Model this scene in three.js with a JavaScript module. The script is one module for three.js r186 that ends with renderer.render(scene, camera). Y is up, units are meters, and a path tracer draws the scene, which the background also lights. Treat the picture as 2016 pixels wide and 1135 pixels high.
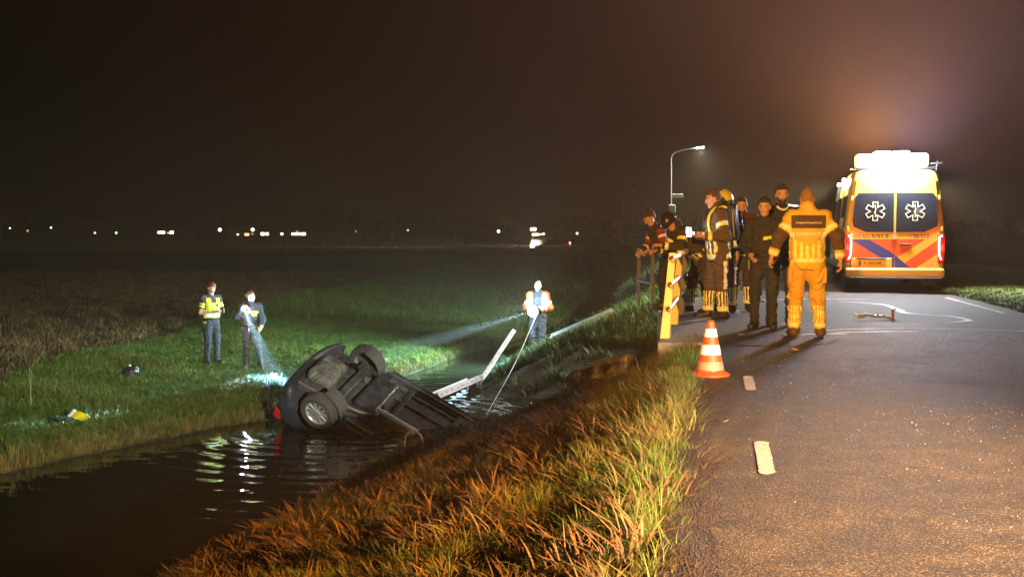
import * as THREE from 'three';
import { mergeGeometries, mergeVertices, toCreasedNormals } from 'three/addons/utils/BufferGeometryUtils.js';
import { RoundedBoxGeometry } from 'three/addons/geometries/RoundedBoxGeometry.js';
import { ImprovedNoise } from 'three/addons/math/ImprovedNoise.js';
import { Brush, Evaluator, SUBTRACTION } from 'three-bvh-csg';

// ---------------------------------------------------------------- camera, sky, moon, exposure
const scene = new THREE.Scene();
const camera = new THREE.PerspectiveCamera(30.24, 1024 / 576, 0.05, 1500);
camera.position.set(0, 1.24, 0);
camera.rotation.set(-2.87 * Math.PI / 180, 0, 0);
const renderer = new THREE.WebGLRenderer({ antialias: true });
renderer.setSize(1024, 576);
renderer.toneMapping = THREE.LinearToneMapping;
renderer.toneMappingExposure = 1;
renderer.shadowMap.enabled = true;

// night sky: nearly black, a little warm town glow low down all the way round
{
  const W = 64, H = 32, data = new Float32Array(W * H * 4);
  for (let j = 0; j < H; j++) {
    const el = ((j + 0.5) / H - 0.5) * Math.PI, k = Math.exp(-Math.max(0, el) * 3.2);
    for (let i = 0; i < W; i++) {
      const o = (j * W + i) * 4;
      data[o] = 0.0004 + 0.0006 * k; data[o + 1] = 0.0003 + 0.0003 * k; data[o + 2] = 0.0002 + 0.0002 * k; data[o + 3] = 1;
    }
  }
  const t = new THREE.DataTexture(data, W, H, THREE.RGBAFormat, THREE.FloatType);
  t.magFilter = THREE.LinearFilter; t.mapping = THREE.EquirectangularReflectionMapping; t.needsUpdate = true;
  scene.background = t; scene.environment = t;
}
const moon = new THREE.DirectionalLight(0xcdd6ff, 0.004);
moon.position.set(-30, 60, 20); moon.castShadow = true; moon.name = 'moonlight';
Object.assign(moon.shadow.camera, { left: -60, right: 60, top: 60, bottom: -60, near: 1, far: 200 });
scene.add(moon);
scene.fog = new THREE.FogExp2(new THREE.Color(1, 0.7, 0.48), 0.00105);   // damp night mist

// lamp strengths (candela), all in one place
const LAMP = {
  ambulanceWhite: 78, ambulanceWarm: 190, ambulanceAmber: 290, ambulanceBlue: 190, beaconUp: 1000, ambulanceSide: 550, ambulanceSlope: 750, ambulanceRight: 420,
  rescuerGlow: 500, rescuerFill: 700, rescuerBeam: 46000, officerBeam: 50000, officerSpill: 1000, officerGlow: 3,
  street: 600, amberBeacon: 3300, amberBeaconFar: 1900, floodlight: 2300, headlight: 12000, vanHalo: 40,
};
// ---------------------------------------------------------------- small library
const R = (d) => d * Math.PI / 180, V = (x, y, z) => new THREE.Vector3(x, y, z);
const clamp = (x, a, b) => Math.min(b, Math.max(a, x)), lerp = (a, b, t) => a + (b - a) * t;
const ss = (x) => { x = clamp(x, 0, 1); return x * x * (3 - 2 * x); };
function rng(seed) { let s = seed >>> 0; return () => { s = (s + 0x6d2b79f5) | 0; let t = Math.imul(s ^ (s >>> 15), 1 | s); t = (t + Math.imul(t ^ (t >>> 7), 61 | t)) ^ t; return ((t ^ (t >>> 14)) >>> 0) / 4294967296; }; }
const perlin = new ImprovedNoise();
const noise = (x, y, z = 0) => perlin.noise(x + 31.7, y + 17.3, z + 5.1);
const fbm = (x, y, z = 0) => noise(x, y, z) + 0.5 * noise(x * 2.03, y * 2.03, z * 2.03) + 0.25 * noise(x * 4.1, y * 4.1, z * 4.1);
const knots = (list) => (d) => {                     // piecewise smooth curve through [d, value]
  const n = list.length; if (d <= list[0][0]) return list[0][1] + (d - list[0][0]) * (list[1][1] - list[0][1]) / (list[1][0] - list[0][0]);
  if (d >= list[n - 1][0]) return list[n - 1][1];
  let i = 0; while (d > list[i + 1][0]) i++;
  const sl = (k) => k <= 0 ? (list[1][1] - list[0][1]) / (list[1][0] - list[0][0]) : k >= n - 1 ? (list[n - 1][1] - list[n - 2][1]) / (list[n - 1][0] - list[n - 2][0]) : (list[k + 1][1] - list[k - 1][1]) / (list[k + 1][0] - list[k - 1][0]);
  const [a, p] = list[i], [b, q] = list[i + 1], h = b - a, t = (d - a) / h, t2 = t * t, t3 = t2 * t;
  return (2 * t3 - 3 * t2 + 1) * p + (t3 - 2 * t2 + t) * h * sl(i) + (-2 * t3 + 3 * t2) * q + (t3 - t2) * h * sl(i + 1);
};
const std = (r, g, b, rough = 0.8, metal = 0, more = {}) => { const m = new THREE.MeshStandardMaterial({ roughness: rough, metalness: metal, side: THREE.DoubleSide, ...more }); m.color.setRGB(r, g, b); return m; };
const glow = (r, g, b, k) => { const m = new THREE.MeshStandardMaterial({ roughness: 0.4 }); m.color.setRGB(0.8, 0.8, 0.8); m.emissive.setRGB(r, g, b); m.emissiveIntensity = k; return m; };
const used = {};
function numbered(name) { const n = used[name] = (used[name] ?? -1) + 1; return n ? `${name}_${String(n).padStart(3, '0')}` : name; }
function tag(o, label, category, group) { o.userData.label = label; o.userData.category = category; if (group) o.userData.group = group; return o; }
function thing(name, label, category, [x, y, z] = [0, 0, 0], turn = 0, group) {
  const o = new THREE.Group(); o.name = numbered(name); scene.add(o);
  o.position.set(x, y, z); o.rotation.y = turn; return tag(o, label, category, group);
}
function clean(g) {
  for (const k of Object.keys(g.attributes)) if (!['position', 'normal', 'uv'].includes(k)) g.deleteAttribute(k);
  if (!g.attributes.normal) g.computeVertexNormals();
  if (!g.attributes.uv) g.setAttribute('uv', new THREE.BufferAttribute(new Float32Array(g.attributes.position.count * 2), 2));
  g.morphAttributes = {}; return g.index ? g.toNonIndexed() : g;
}
function join(list) { list = [].concat(list); return list.length === 1 ? list[0] : mergeGeometries(list.map(clean)); }
function part(name, geo, mat, parent) {
  const m = new THREE.Mesh(join(geo), mat); m.castShadow = m.receiveShadow = true;
  m.name = parent === scene ? numbered(name) : name; parent.add(m); return m;
}
function struct(name, geo, mat, label) { const m = part(name, geo, mat, scene); m.userData.kind = 'structure'; if (label) m.userData.label = label; return m; }
const box = (w, h, d, x = 0, y = 0, z = 0, r = 0.01) => { const m = Math.min(w, h, d); return new RoundedBoxGeometry(w, h, d, 2, Math.min(r, m * 0.45)).translate(x, y, z); };
const cyl = (r0, r1, h, x = 0, y = 0, z = 0, n = 20) => new THREE.CylinderGeometry(r1, r0, h, n).translate(x, y, z);
const ball = (r, x, y, z, sx = 1, sy = 1, sz = 1) => new THREE.SphereGeometry(r, 16, 12).scale(sx, sy, sz).translate(x, y, z);
function rod(a, b, r0, r1 = r0, n = 10) {            // a round bar from a to b
  const d = b.clone().sub(a), g = new THREE.CylinderGeometry(r1, r0, d.length(), n);
  g.applyQuaternion(new THREE.Quaternion().setFromUnitVectors(V(0, 1, 0), d.clone().normalize()));
  const c = a.clone().add(b).multiplyScalar(0.5); return g.translate(c.x, c.y, c.z);
}
const tube = (pts, r, n = 24, m = 8) => new THREE.TubeGeometry(new THREE.CatmullRomCurve3(pts), n, r, m);
function grid(nu, nv, at, uvAt) {                    // a sheet of (nu+1)(nv+1) points
  const p = [], uv = [], ix = [];
  for (let j = 0; j <= nv; j++) for (let i = 0; i <= nu; i++) { p.push(...at(i / nu, j / nv)); uv.push(...(uvAt ? uvAt(i / nu, j / nv) : [i / nu, j / nv])); }
  for (let j = 0; j < nv; j++) for (let i = 0; i < nu; i++) { const a = j * (nu + 1) + i, b = a + 1, c = a + nu + 1, d = c + 1; ix.push(a, b, c, b, d, c); }
  const g = new THREE.BufferGeometry(); g.setAttribute('position', new THREE.Float32BufferAttribute(p, 3)); g.setAttribute('uv', new THREE.Float32BufferAttribute(uv, 2)); g.setIndex(ix); g.computeVertexNormals(); return g;
}
function loft(sections, cap = true) {                // closed rings of equal count, joined and capped
  const n = sections[0].length, p = [], ix = [];
  for (const s of sections) for (const v of s) p.push(v[0], v[1], v[2]);
  for (let k = 0; k < sections.length - 1; k++) for (let i = 0; i < n; i++) { const a = k * n + i, b = k * n + (i + 1) % n; ix.push(a, b, a + n, b, b + n, a + n); }
  if (cap) for (const k of [0, sections.length - 1]) {
    const c = p.length / 3, s = sections[k]; p.push(...[0, 1, 2].map((q) => s.reduce((u, v) => u + v[q], 0) / n));
    for (let i = 0; i < n; i++) { const a = k * n + i, b = k * n + (i + 1) % n; k ? ix.push(a, b, c) : ix.push(b, a, c); }
  }
  const g = new THREE.BufferGeometry(); g.setAttribute('position', new THREE.Float32BufferAttribute(p, 3)); g.setAttribute('uv', new THREE.Float32BufferAttribute(new Float32Array(p.length / 3 * 2), 2)); g.setIndex(ix); g.computeVertexNormals(); return g;
}
function canvasTex(w, h, draw, srgb = true) {
  const c = document.createElement('canvas'); c.width = w; c.height = h; draw(c.getContext('2d'), w, h);
  const t = new THREE.CanvasTexture(c); if (srgb) t.colorSpace = THREE.SRGBColorSpace; t.wrapS = t.wrapT = THREE.RepeatWrapping; return t;
}
function dataTex(n, f, rep, srgb = false) {          // f(u, v) -> [r, g, b] 0..1, tiles by construction of f
  const d = new Uint8Array(n * n * 4);
  for (let j = 0; j < n; j++) for (let i = 0; i < n; i++) { const c = f(i, j), o = (j * n + i) * 4; d[o] = clamp(c[0], 0, 1) * 255; d[o + 1] = clamp(c[1], 0, 1) * 255; d[o + 2] = clamp(c[2], 0, 1) * 255; d[o + 3] = 255; }
  const t = new THREE.DataTexture(d, n, n); t.magFilter = THREE.LinearFilter; t.wrapS = t.wrapT = THREE.RepeatWrapping; if (rep) t.repeat.set(rep, rep); if (srgb) t.colorSpace = THREE.SRGBColorSpace; t.needsUpdate = true; return t;
}
const tileNoise = (n, cells, seed) => {              // smooth value noise that tiles over n pixels
  const r = rng(seed), v = Array.from({ length: cells * cells }, () => r());
  return (i, j) => { const x = i / n * cells, y = j / n * cells, a = Math.floor(x), b = Math.floor(y), u = ss(x - a), w = ss(y - b), q = (k, l) => v[(l % cells) * cells + k % cells]; return lerp(lerp(q(a, b), q(a + 1, b), u), lerp(q(a, b + 1), q(a + 1, b + 1), u), w); };
};
function lightAt(kind, name, [r, g, b], cd, pos, parent, { target, angle = 0.5, penumbra = 0.5, size = 1 } = {}) {
  const L = kind === 'spot' ? new THREE.SpotLight(0xffffff, cd, 0, angle, penumbra, 2) : new THREE.PointLight(0xffffff, cd, 0, 2);
  L.color.setRGB(r, g, b); L.position.set(...pos); L.castShadow = true; L.shadow.radius = size; L.name = name; parent.add(L);
  if (target) { L.target.position.set(...target); parent.add(L.target); }
  return L;
}
// naive surface nets: f(x, y, z) < 0 inside; kindOf(x, y, z) sorts the faces into named meshes
function nets(f, lo, hi, h, kindOf = () => 'all') {
  const n = [0, 1, 2].map((k) => Math.ceil((hi[k] - lo[k]) / h) + 2), [nx, ny, nz] = n, val = new Float32Array(nx * ny * nz);
  for (let z = 0, o = 0; z < nz; z++) for (let y = 0; y < ny; y++) for (let x = 0; x < nx; x++, o++) val[o] = f(lo[0] + x * h, lo[1] + y * h, lo[2] + z * h);
  const id = new Int32Array(nx * ny * nz).fill(-1), P = [], step = [1, nx, nx * ny];
  for (let z = 0; z < nz - 1; z++) for (let y = 0; y < ny - 1; y++) for (let x = 0; x < nx - 1; x++) {
    const o = x + y * nx + z * nx * ny; let c = 0, sx = 0, sy = 0, sz = 0;
    const v = (a, b, d) => val[o + a + b * nx + d * nx * ny];
    const edge = (a, b, d, k) => { const p = v(a, b, d), q = v(a + (k === 0), b + (k === 1), d + (k === 2)); if ((p < 0) === (q < 0)) return; const t = p / (p - q); c++; sx += a + (k === 0 ? t : 0); sy += b + (k === 1 ? t : 0); sz += d + (k === 2 ? t : 0); };
    for (let a = 0; a < 2; a++) for (let b = 0; b < 2; b++) { edge(0, a, b, 0); edge(a, 0, b, 1); edge(a, b, 0, 2); }
    if (c) { id[o] = P.length / 3; P.push(lo[0] + (x + sx / c) * h, lo[1] + (y + sy / c) * h, lo[2] + (z + sz / c) * h); }
  }
  const N = new Float32Array(P.length), e = h * 0.6;
  for (let i = 0; i < P.length; i += 3) {
    const [x, y, z] = [P[i], P[i + 1], P[i + 2]], a = f(x + e, y, z) - f(x - e, y, z), b = f(x, y + e, z) - f(x, y - e, z), c = f(x, y, z + e) - f(x, y, z - e), l = Math.hypot(a, b, c) || 1;
    N[i] = a / l; N[i + 1] = b / l; N[i + 2] = c / l;
  }
  const faces = {};
  for (let z = 1; z < nz - 1; z++) for (let y = 1; y < ny - 1; y++) for (let x = 1; x < nx - 1; x++) {
    const o = x + y * nx + z * nx * ny;
    for (let k = 0; k < 3; k++) {
      const p = val[o], q = val[o + step[k]]; if ((p < 0) === (q < 0)) continue;
      const u = step[(k + 1) % 3], w = step[(k + 2) % 3], a = id[o], b = id[o - u], c = id[o - u - w], d = id[o - w];
      if (a < 0 || b < 0 || c < 0 || d < 0) continue;
      const key = kindOf((P[a * 3] + P[c * 3]) / 2, (P[a * 3 + 1] + P[c * 3 + 1]) / 2, (P[a * 3 + 2] + P[c * 3 + 2]) / 2, N[a * 3], N[a * 3 + 1], N[a * 3 + 2]);
      if (!key) continue;
      const F = faces[key] ??= []; p < 0 ? F.push(a, b, c, a, c, d) : F.push(a, c, b, a, d, c);
    }
  }
  const out = {};
  for (const key in faces) {
    const map = new Map(), p = [], m = [], ix = [];
    for (const i of faces[key]) { if (!map.has(i)) { map.set(i, p.length / 3); p.push(P[i * 3], P[i * 3 + 1], P[i * 3 + 2]); m.push(N[i * 3], N[i * 3 + 1], N[i * 3 + 2]); } ix.push(map.get(i)); }
    const g = new THREE.BufferGeometry(); g.setAttribute('position', new THREE.Float32BufferAttribute(p, 3)); g.setAttribute('normal', new THREE.Float32BufferAttribute(m, 3)); g.setAttribute('uv', new THREE.Float32BufferAttribute(new Float32Array(p.length / 3 * 2), 2)); g.setIndex(ix); out[key] = g;
  }
  return out;
}
// ---------------------------------------------------------------- the lie of the land (x to the right, d = -z metres ahead of the camera, road at 0)
const WATER = -1.9;
const roadLeft = knots([[-30, -5.6], [-5, -1.05], [4.25, 0.72], [9.3, 1.7], [12.5, 2.3], [16, 2.95], [23, 4.25], [35, 6.3], [58, 9.6], [90, 12.3], [119, 13.8], [135, 14.2], [220, 14.4]]);
const roadRight = (d) => roadLeft(d) + 5.05;
const roadH = (d) => -0.85 * ss((d - 60) / 66);
const ditchFar = knots([[-30, -25], [5, -10.6], [13.9, -6.7], [17, -4.95], [18.4, -3.95], [26, -1.75], [35, 1.1], [47, 2.9], [70, 5.0], [129, 8.5]]);
const ditchNear = knots([[-30, -18], [5, -4.8], [8, -3.6], [11.6, -2.5], [15.4, -1.6], [17.9, -0.6], [22, -0.55], [26, 0.25], [35, 2.9], [47, 4.7], [70, 6.9], [129, 10.2]]);
const channelAt = (x, d) => {                        // distance from the side channel that runs under the bridge
  const ax = -1.2, ad = 19.3, ux = 0.9665, ud = -0.2566, t = clamp((x - ax) * ux + (d - ad) * ud, 0, 9);
  return Math.hypot(x - ax - t * ux, d - ad - t * ud);
};
function ground(x, d) {
  const far = ditchFar(d), near = ditchNear(d), xl = roadLeft(d), xr = roadRight(d), top = roadH(d), n = fbm(x * 0.7, d * 0.7) * 0.035 + noise(x * 2.3, d * 2.3) * 0.018;
  let h;
  if (d > 131.5) h = lerp(-1.45, -0.95, ss((d - 131.5) / 1.5) * ss((142 - d) / 4));
  else if (x < far) { const s = far - x; h = -1.9 + 0.13 * ss((s + 0.05) / 0.35) + 0.31 * ss(s / 9) + n * ss(s / 0.6) * 1.3; const q = ((x + 4.62) / 0.75) ** 2 + ((d - 19.35) / 0.8) ** 2; if (q < 6) h += (0.34 + 0.1 * noise(x * 4, d * 4)) * Math.exp(-q) * ss(s / 0.35); }
  else if (x < near) { const e = Math.min(x - far, near - x); h = -1.9 - 0.5 * ss(e / 0.7); }
  else if (x < xl) { const t = (x - near) / Math.max(0.3, xl - 0.25 - near); h = t >= 1 ? top - 0.03 : lerp(-1.9, top - 0.03, 1 - Math.pow(1 - t, d < 13 ? 0.95 : 1.15)) + n * 2 * ss(t * 6) * ss((1 - t) * 8); }
  else if (x < xr) h = top - 0.06;
  else h = top - 0.05 - 0.5 * ss((x - xr - 0.6) / 14) + n * ss((x - xr) / 0.8);
  if (x > xl - 0.1 && x < xr + 0.1 && d < 128) h = Math.min(h, top - 0.06);
  if (x < xl - 0.2 && x > near) h -= 0.34 * ss((d - 10.6) / 2.6) * ss((xl - 0.2 - x) / 0.9) * ss((x - near) / 0.8) * ss((18 - d) / 2);
  const c = channelAt(x, d);
  if (c < 6.5 && x < 8.5) {
    let hc = c < 1.5 ? -2.4 + 0.5 * ss(c / 1.5) : -1.9 + 1.9 * Math.pow((c - 1.5) / 4.2, 1.15) + n;
    hc += 3 * ss((x - 5) / 2.4);
    h = Math.min(h, hc);
  }
  return h;
}
const at = (x, d, lift = 0) => [x, ground(x, d) + lift, -d];
const isField = (x, d) => x < -9.6 - 0.35 * Math.sin(d * 0.6) + 0.022 * (d - 24) + 0.5 * noise(x * 0.5, d * 0.5) || x > 26 || d > 143;

// ground textures: soil grain, grass thatch
const n64 = tileNoise(512, 64, 4), n16 = tileNoise(512, 16, 5), n170 = tileNoise(512, 170, 6);
const soilTex = dataTex(512, (i, j) => { const v = 0.45 + 0.35 * n64(i, j) + 0.25 * (n16(i, j) - 0.5) + 0.3 * (n170(i, j) - 0.5); return [v, v * 0.98, v * 0.95]; }, 0, true);
const grain = dataTex(512, (i, j) => { const v = 0.5 * n64(i, j) + 0.5 * n170(i, j); return [v, v, v]; });
{
  const xs = [], ds = [];
  for (let x = -12; x <= 12.01; x += 0.3) xs.push(x);
  for (let k = 1, x = 12, s = 0.4; k < 42 && x < 640; k++) { s *= 1.16; x += s; xs.push(x); xs.unshift(-x); }
  for (let d = 2; d <= 32; d += 0.3) ds.push(d);
  for (let d = 32, s = 0.3; d < 820;) { s = d < 122 ? Math.min(s * 1.05, 1.6) : d < 146 ? 0.7 : s * 1.15; d += s; ds.push(d); }
  for (let d = 2, s = 0.4; d > -30;) { s *= 1.2; d -= s; ds.unshift(d); }
  const make = (name, pick, mat, label) => {
    const p = [], uv = [], ix = [], id = new Map(), nx = xs.length;
    const vert = (i, j) => { const k = j * nx + i; if (!id.has(k)) { id.set(k, p.length / 3); p.push(xs[i], ground(xs[i], ds[j]), -ds[j]); uv.push(xs[i] / 1.7, ds[j] / 1.7); } return id.get(k); };
    for (let j = 0; j < ds.length - 1; j++) for (let i = 0; i < nx - 1; i++) {
      const x = (xs[i] + xs[i + 1]) / 2, d = (ds[j] + ds[j + 1]) / 2; if (!pick(x, d)) continue;
      const a = vert(i, j), b = vert(i + 1, j), c = vert(i, j + 1), e = vert(i + 1, j + 1); ix.push(a, b, e, a, e, c);
    }
    const g = new THREE.BufferGeometry(); g.setAttribute('position', new THREE.Float32BufferAttribute(p, 3)); g.setAttribute('uv', new THREE.Float32BufferAttribute(uv, 2)); g.setIndex(ix); g.computeVertexNormals();
    return struct(name, g, mat, label);
  };
  make('grass_ground', (x, d) => !isField(x, d), std(0.05, 0.058, 0.018, 0.95, 0, { map: soilTex, bumpMap: grain, bumpScale: 0.03 }), 'grassy banks and verges beside the ditch and road');
  make('field', isField, std(0.115, 0.075, 0.042, 0.95, 0, { map: soilTex, bumpMap: grain, bumpScale: 0.05 }), 'bare brown stubble field beyond the far bank');
}

// water of the ditch: real ripples in the sheet
{
  const rip = (x, d) => { const r = Math.hypot(x + 2.6, d - 17.5); return 0.006 * Math.sin(r * 15 + 1.3 * noise(x, d)) * Math.exp(-r * 0.18) + 0.0045 * noise(x * 2.6 + d * 0.8, d * 4.2 - x) + 0.003 * noise(x * 6, d * 8.5) + 0.006 * noise(x * 0.9, d * 1.6); };
  const near = grid(300, 330, (u, v) => { const d = lerp(6, 25, v), x = lerp(-12, 7.5, u); return [x, WATER + rip(x, d), -d]; });
  const far = grid(8, 40, (u, v) => { const d = lerp(25, 131, v), x = lerp(ditchFar(d) - 0.4, ditchNear(d) + 0.4, u); return [x, WATER + 0.004 * noise(x * 3, d * 3), -d]; });
  const m = new THREE.MeshPhysicalMaterial({ roughness: 0.03, specularIntensity: 1, ior: 1.33, side: THREE.DoubleSide }); m.color.setRGB(0.012, 0.013, 0.007);
  struct('water', [near, far], m, 'dark rippled water of the ditch');
}

// road: worn asphalt sheet, uv in metres
const n256 = tileNoise(1024, 330, 11), n100 = tileNoise(1024, 120, 12), n12 = tileNoise(1024, 12, 13);
const asphaltTex = dataTex(1024, (i, j) => { const a = n256(i, j), b = n100(i, j), c = n12(i, j), pale = a > 0.8 ? 0.35 : 0; const v = 0.42 + 0.4 * (a - 0.5) + 0.25 * (b - 0.5) + 0.22 * (c - 0.5) + pale; return [v, v * 0.97, v * 0.94]; }, 0, true);
const asphaltBump = dataTex(1024, (i, j) => { const v = 0.7 * n256(i, j) + 0.3 * n100(i, j); return [v, v, v]; });
const asphaltRough = dataTex(1024, (i, j) => { const v = 0.66 + 0.3 * n100(i, j) + 0.1 * n12(i, j); return [v, v, v]; });
const roadMat = std(0.23, 0.215, 0.205, 0.95, 0, { map: asphaltTex, bumpMap: asphaltBump, bumpScale: 0.0032, roughnessMap: asphaltRough });
const roadPoint = (d, s, lift = 0) => [roadLeft(d) + s, roadH(d) + lift, -d];       // s metres from the left edge
{
  const ds = []; for (let d = -28; d < 134; d += d < 30 ? 0.5 : 2) ds.push(d); ds.push(134.2);
  const edge = (d) => 0.05 * noise(d * 1.7, 3) + 0.03 * noise(d * 5, 9);
  const g = grid(30, ds.length - 1, (u, v) => { const d = ds[Math.round(v * (ds.length - 1))], s = u < 0.01 ? edge(d) : u > 0.99 ? 5.05 + edge(d + 40) : 5.05 * u; return [roadLeft(d) + s, roadH(d) + 0.02 * Math.sin(Math.PI * u), -d]; },
    (u, v) => { const d = ds[Math.round(v * (ds.length - 1))]; return [(roadLeft(d) + 5.05 * u) / 1.6, d / 1.6]; });
  { const p = g.attributes.position, c = new Float32Array(p.count * 3); for (let i = 0; i < p.count; i++) { const x = p.getX(i), d = -p.getZ(i), s = x - roadLeft(d), track = 0.13 * (Math.exp(-(((s - 1.35) / 0.35) ** 2)) + Math.exp(-(((s - 3.3) / 0.4) ** 2))), v = 0.9 + track + 0.16 * fbm(x * 0.5, d * 0.16) + 0.1 * noise(x * 2.2, d * 0.7) - 0.2 * Math.exp(-s * 2.2); const w = Math.exp(-s * 0.9); c[i * 3] = v * (1.02 + 0.1 * w); c[i * 3 + 1] = v * (1 - 0.04 * w); c[i * 3 + 2] = v * (0.98 - 0.2 * w); } g.setAttribute('color', new THREE.BufferAttribute(c, 3)); roadMat.vertexColors = true; }
  struct('road', g, roadMat, 'worn grey asphalt road');
  const cross = grid(60, 4, (u, v) => { const x = lerp(-170, 60, u), d = lerp(134.2, 139.4, v); return [x, -0.87 + 0.02 * Math.sin(Math.PI * v), -d]; }, (u, v) => [u * 140, v * 3]);
  cross.setAttribute('color', new THREE.BufferAttribute(new Float32Array(cross.attributes.position.count * 3).fill(0.9), 3));
  const r = struct('crossing_road', cross, roadMat, 'far road crossing behind the ditch');
}
// painted dashes along the left side, a dash every 3.75 m, ragged ends; edge line at the right
const paintMat = std(0.55, 0.53, 0.48, 0.7, 0, { map: dataTex(256, (() => { const a = tileNoise(256, 60, 21), b = tileNoise(256, 9, 22); return (i, j) => { const v = 0.75 + 0.25 * a(i, j) - (b(i, j) > 0.72 && a(i, j) > 0.6 ? 0.45 : 0); return [v, v, v]; }; })(), 0, true) });
const crown = (s) => 0.02 * Math.sin(Math.PI * clamp(s / 5.05, 0, 1));
const strip = (d0, d1, s0, s1, n, ragged, lift = 0.005) => {
  const ends = (u) => 0.02 * noise(u * 9, d0) ; 
  return grid(4, n, (u, v) => { const d = lerp(d0 + ends(u), d1 + ends(u + 5), v), w = ragged * noise(d * 22, u < 0.5 ? 1 : 7); const s = lerp(s0, s1, u) + (u < 0.01 || u > 0.99 ? w : 0), q = Math.abs(u - 0.5) * 2; const dd = v < 0.01 ? d + 0.03 * q * q : v > 0.99 ? d - 0.03 * q * q : d; return roadPoint(dd, s, crown(s) + lift); }, (u, v) => [u * 0.3, lerp(d0, d1, v)]);
};
const dashes = { first: 5.45, step: 3.72 };
const markings = [];
for (let k = -3; k < 24; k++) {
  const d = dashes.first + k * dashes.step + (k === 1 ? -0.75 : k === 2 ? -0.45 : 0); if (k < -1) continue;
  const m = part('lane_dash', strip(d, d + 0.88, 0.325 + 0.05 * clamp(k - 1, 0, 2), 0.41 + 0.05 * clamp(k - 1, 0, 2), 30, 0.006), paintMat, scene); m.userData.kind = 'structure'; m.userData.label = 'short white dash painted along the left side of the road'; markings.push(m);
}
{ const m = part('edge_line', strip(16.8, 21, 4.62, 4.72, 30, 0.02), paintMat, scene); m.userData.kind = 'structure'; m.userData.label = 'white line painted near the right road edge'; }
// white spray-painted accident marks on the asphalt (flat paint, their own outlines)
{
  const spray = std(0.82, 0.82, 0.84, 0.6);
  const ribbon = (pts, w, n = 60) => {
    const c = new THREE.CatmullRomCurve3(pts.map(([x, d]) => V(x, 0, -d)), false, 'catmullrom', 0.2);
    return grid(1, n, (u, v) => { const p = c.getPoint(v), t = c.getTangent(v), ww = w * Math.min(1, 6 * v + 0.15, 6 * (1 - v) + 0.15) * (0.8 + 0.5 * noise(v * 14, w * 90)); const x = p.x - t.z * (u - 0.5) * ww, z = p.z + t.x * (u - 0.5) * ww; return [x, crown(x - roadLeft(-z)) + 0.006 + roadH(-z), z]; });
  };
  const mark = (pts, w, label) => { const m = part('spray_mark', ribbon(pts, w), spray, scene); m.userData.kind = 'structure'; m.userData.label = label; };
  mark([[3.9, 13.5], [4.3, 13.75], [5.1, 13.85], [6.0, 13.75], [6.7, 13.45], [7.1, 13.25]], 0.055, 'long thin white sprayed curve across the road');
  mark([[3.95, 13.25], [4.6, 13.4], [5.15, 13.42]], 0.075, 'short white sprayed line at the firefighter feet');
  mark([[3.1, 12.95], [3.7, 13.1], [4.15, 13.1]], 0.07, 'white sprayed line running under the firefighter boots');
  mark([[4.6, 20.0], [5.6, 20.3], [6.8, 20.2]], 0.1, 'faint white sprayed line near the ambulance');
  mark([[6.0, 19.6], [6.5, 18.6], [6.35, 17.6], [6.15, 16.6], [6.6, 15.9], [6.55, 15.2], [6.0, 14.75]], 0.13, 'thick white sprayed zigzag beside the metal strip');
}
// mud carried onto the road edge by the cone
{
  const mud = std(0.075, 0.045, 0.028, 0.75, 0, { map: soilTex, bumpMap: grain, bumpScale: 0.02 });
  const g = grid(8, 90, (u, v) => { const d = lerp(2, 12.6, v), w = 0.1 + 0.12 * ss(1 - Math.abs(d - 8.4) / 1.6) + 0.1 * fbm(d * 1.3, 2) + 0.05 * noise(d * 7, 4); const s = -0.12 + (Math.max(0.05, w) + 0.12) * u; return [roadLeft(d) + s, roadH(d) + crown(s) + 0.006 + (u < 0.99 ? 0.012 * (0.5 + noise(d * 3, s * 6)) * Math.sin(Math.PI * Math.min(1, u * 1.0)) : 0), -d]; }, (u, v) => [u * 0.5, v * 8]);
  const m = struct('mud', g, mud, 'brown mud along the left road edge by the cone');
  const g2 = grid(10, 20, (u, v) => { const a = u * 2 * Math.PI, r = v * (1 + 0.35 * noise(Math.cos(a) * 1.5, Math.sin(a) * 1.5)); const x = 3.05 + 0.75 * r * Math.cos(a), d = 12.4 + 0.8 * r * Math.sin(a); return [x, crown(x - roadLeft(d)) + 0.0075, -d]; });
  const m2 = struct('mud', g2, mud, 'brown muddy patch on the asphalt before the firefighters');
}
// broken glass and grit that glints in the lamps
{
  const r = rng(77), g = new THREE.OctahedronGeometry(1, 0), m = std(0.75, 0.77, 0.8, 0.18), N = 2600, im = new THREE.InstancedMesh(g, m, N), M = new THREE.Matrix4(), q = new THREE.Quaternion(), e = new THREE.Euler();
  for (let i = 0; i < N; i++) {
    const d = 4 + 10.5 * Math.pow(r(), 0.75), c = 2.6 + 0.02 * d, s = clamp(c + (r() + r() + r() - 1.5) * 2.1, 0.3, 4.9), k = 0.001 + 0.002 * Math.pow(r(), 6) + 0.0002 * d;
    e.set(r() * 6, r() * 6, r() * 6); q.setFromEuler(e); M.compose(V(roadLeft(d) + s, crown(s) + k * 0.4, -d), q, V(k, k * 0.7, k)); im.setMatrixAt(i, M);
  }
  im.name = 'road_grit'; im.userData.kind = 'stuff'; im.userData.label = 'glinting grit and glass crumbs scattered over the asphalt'; im.userData.category = 'grit'; scene.add(im);
}
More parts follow.
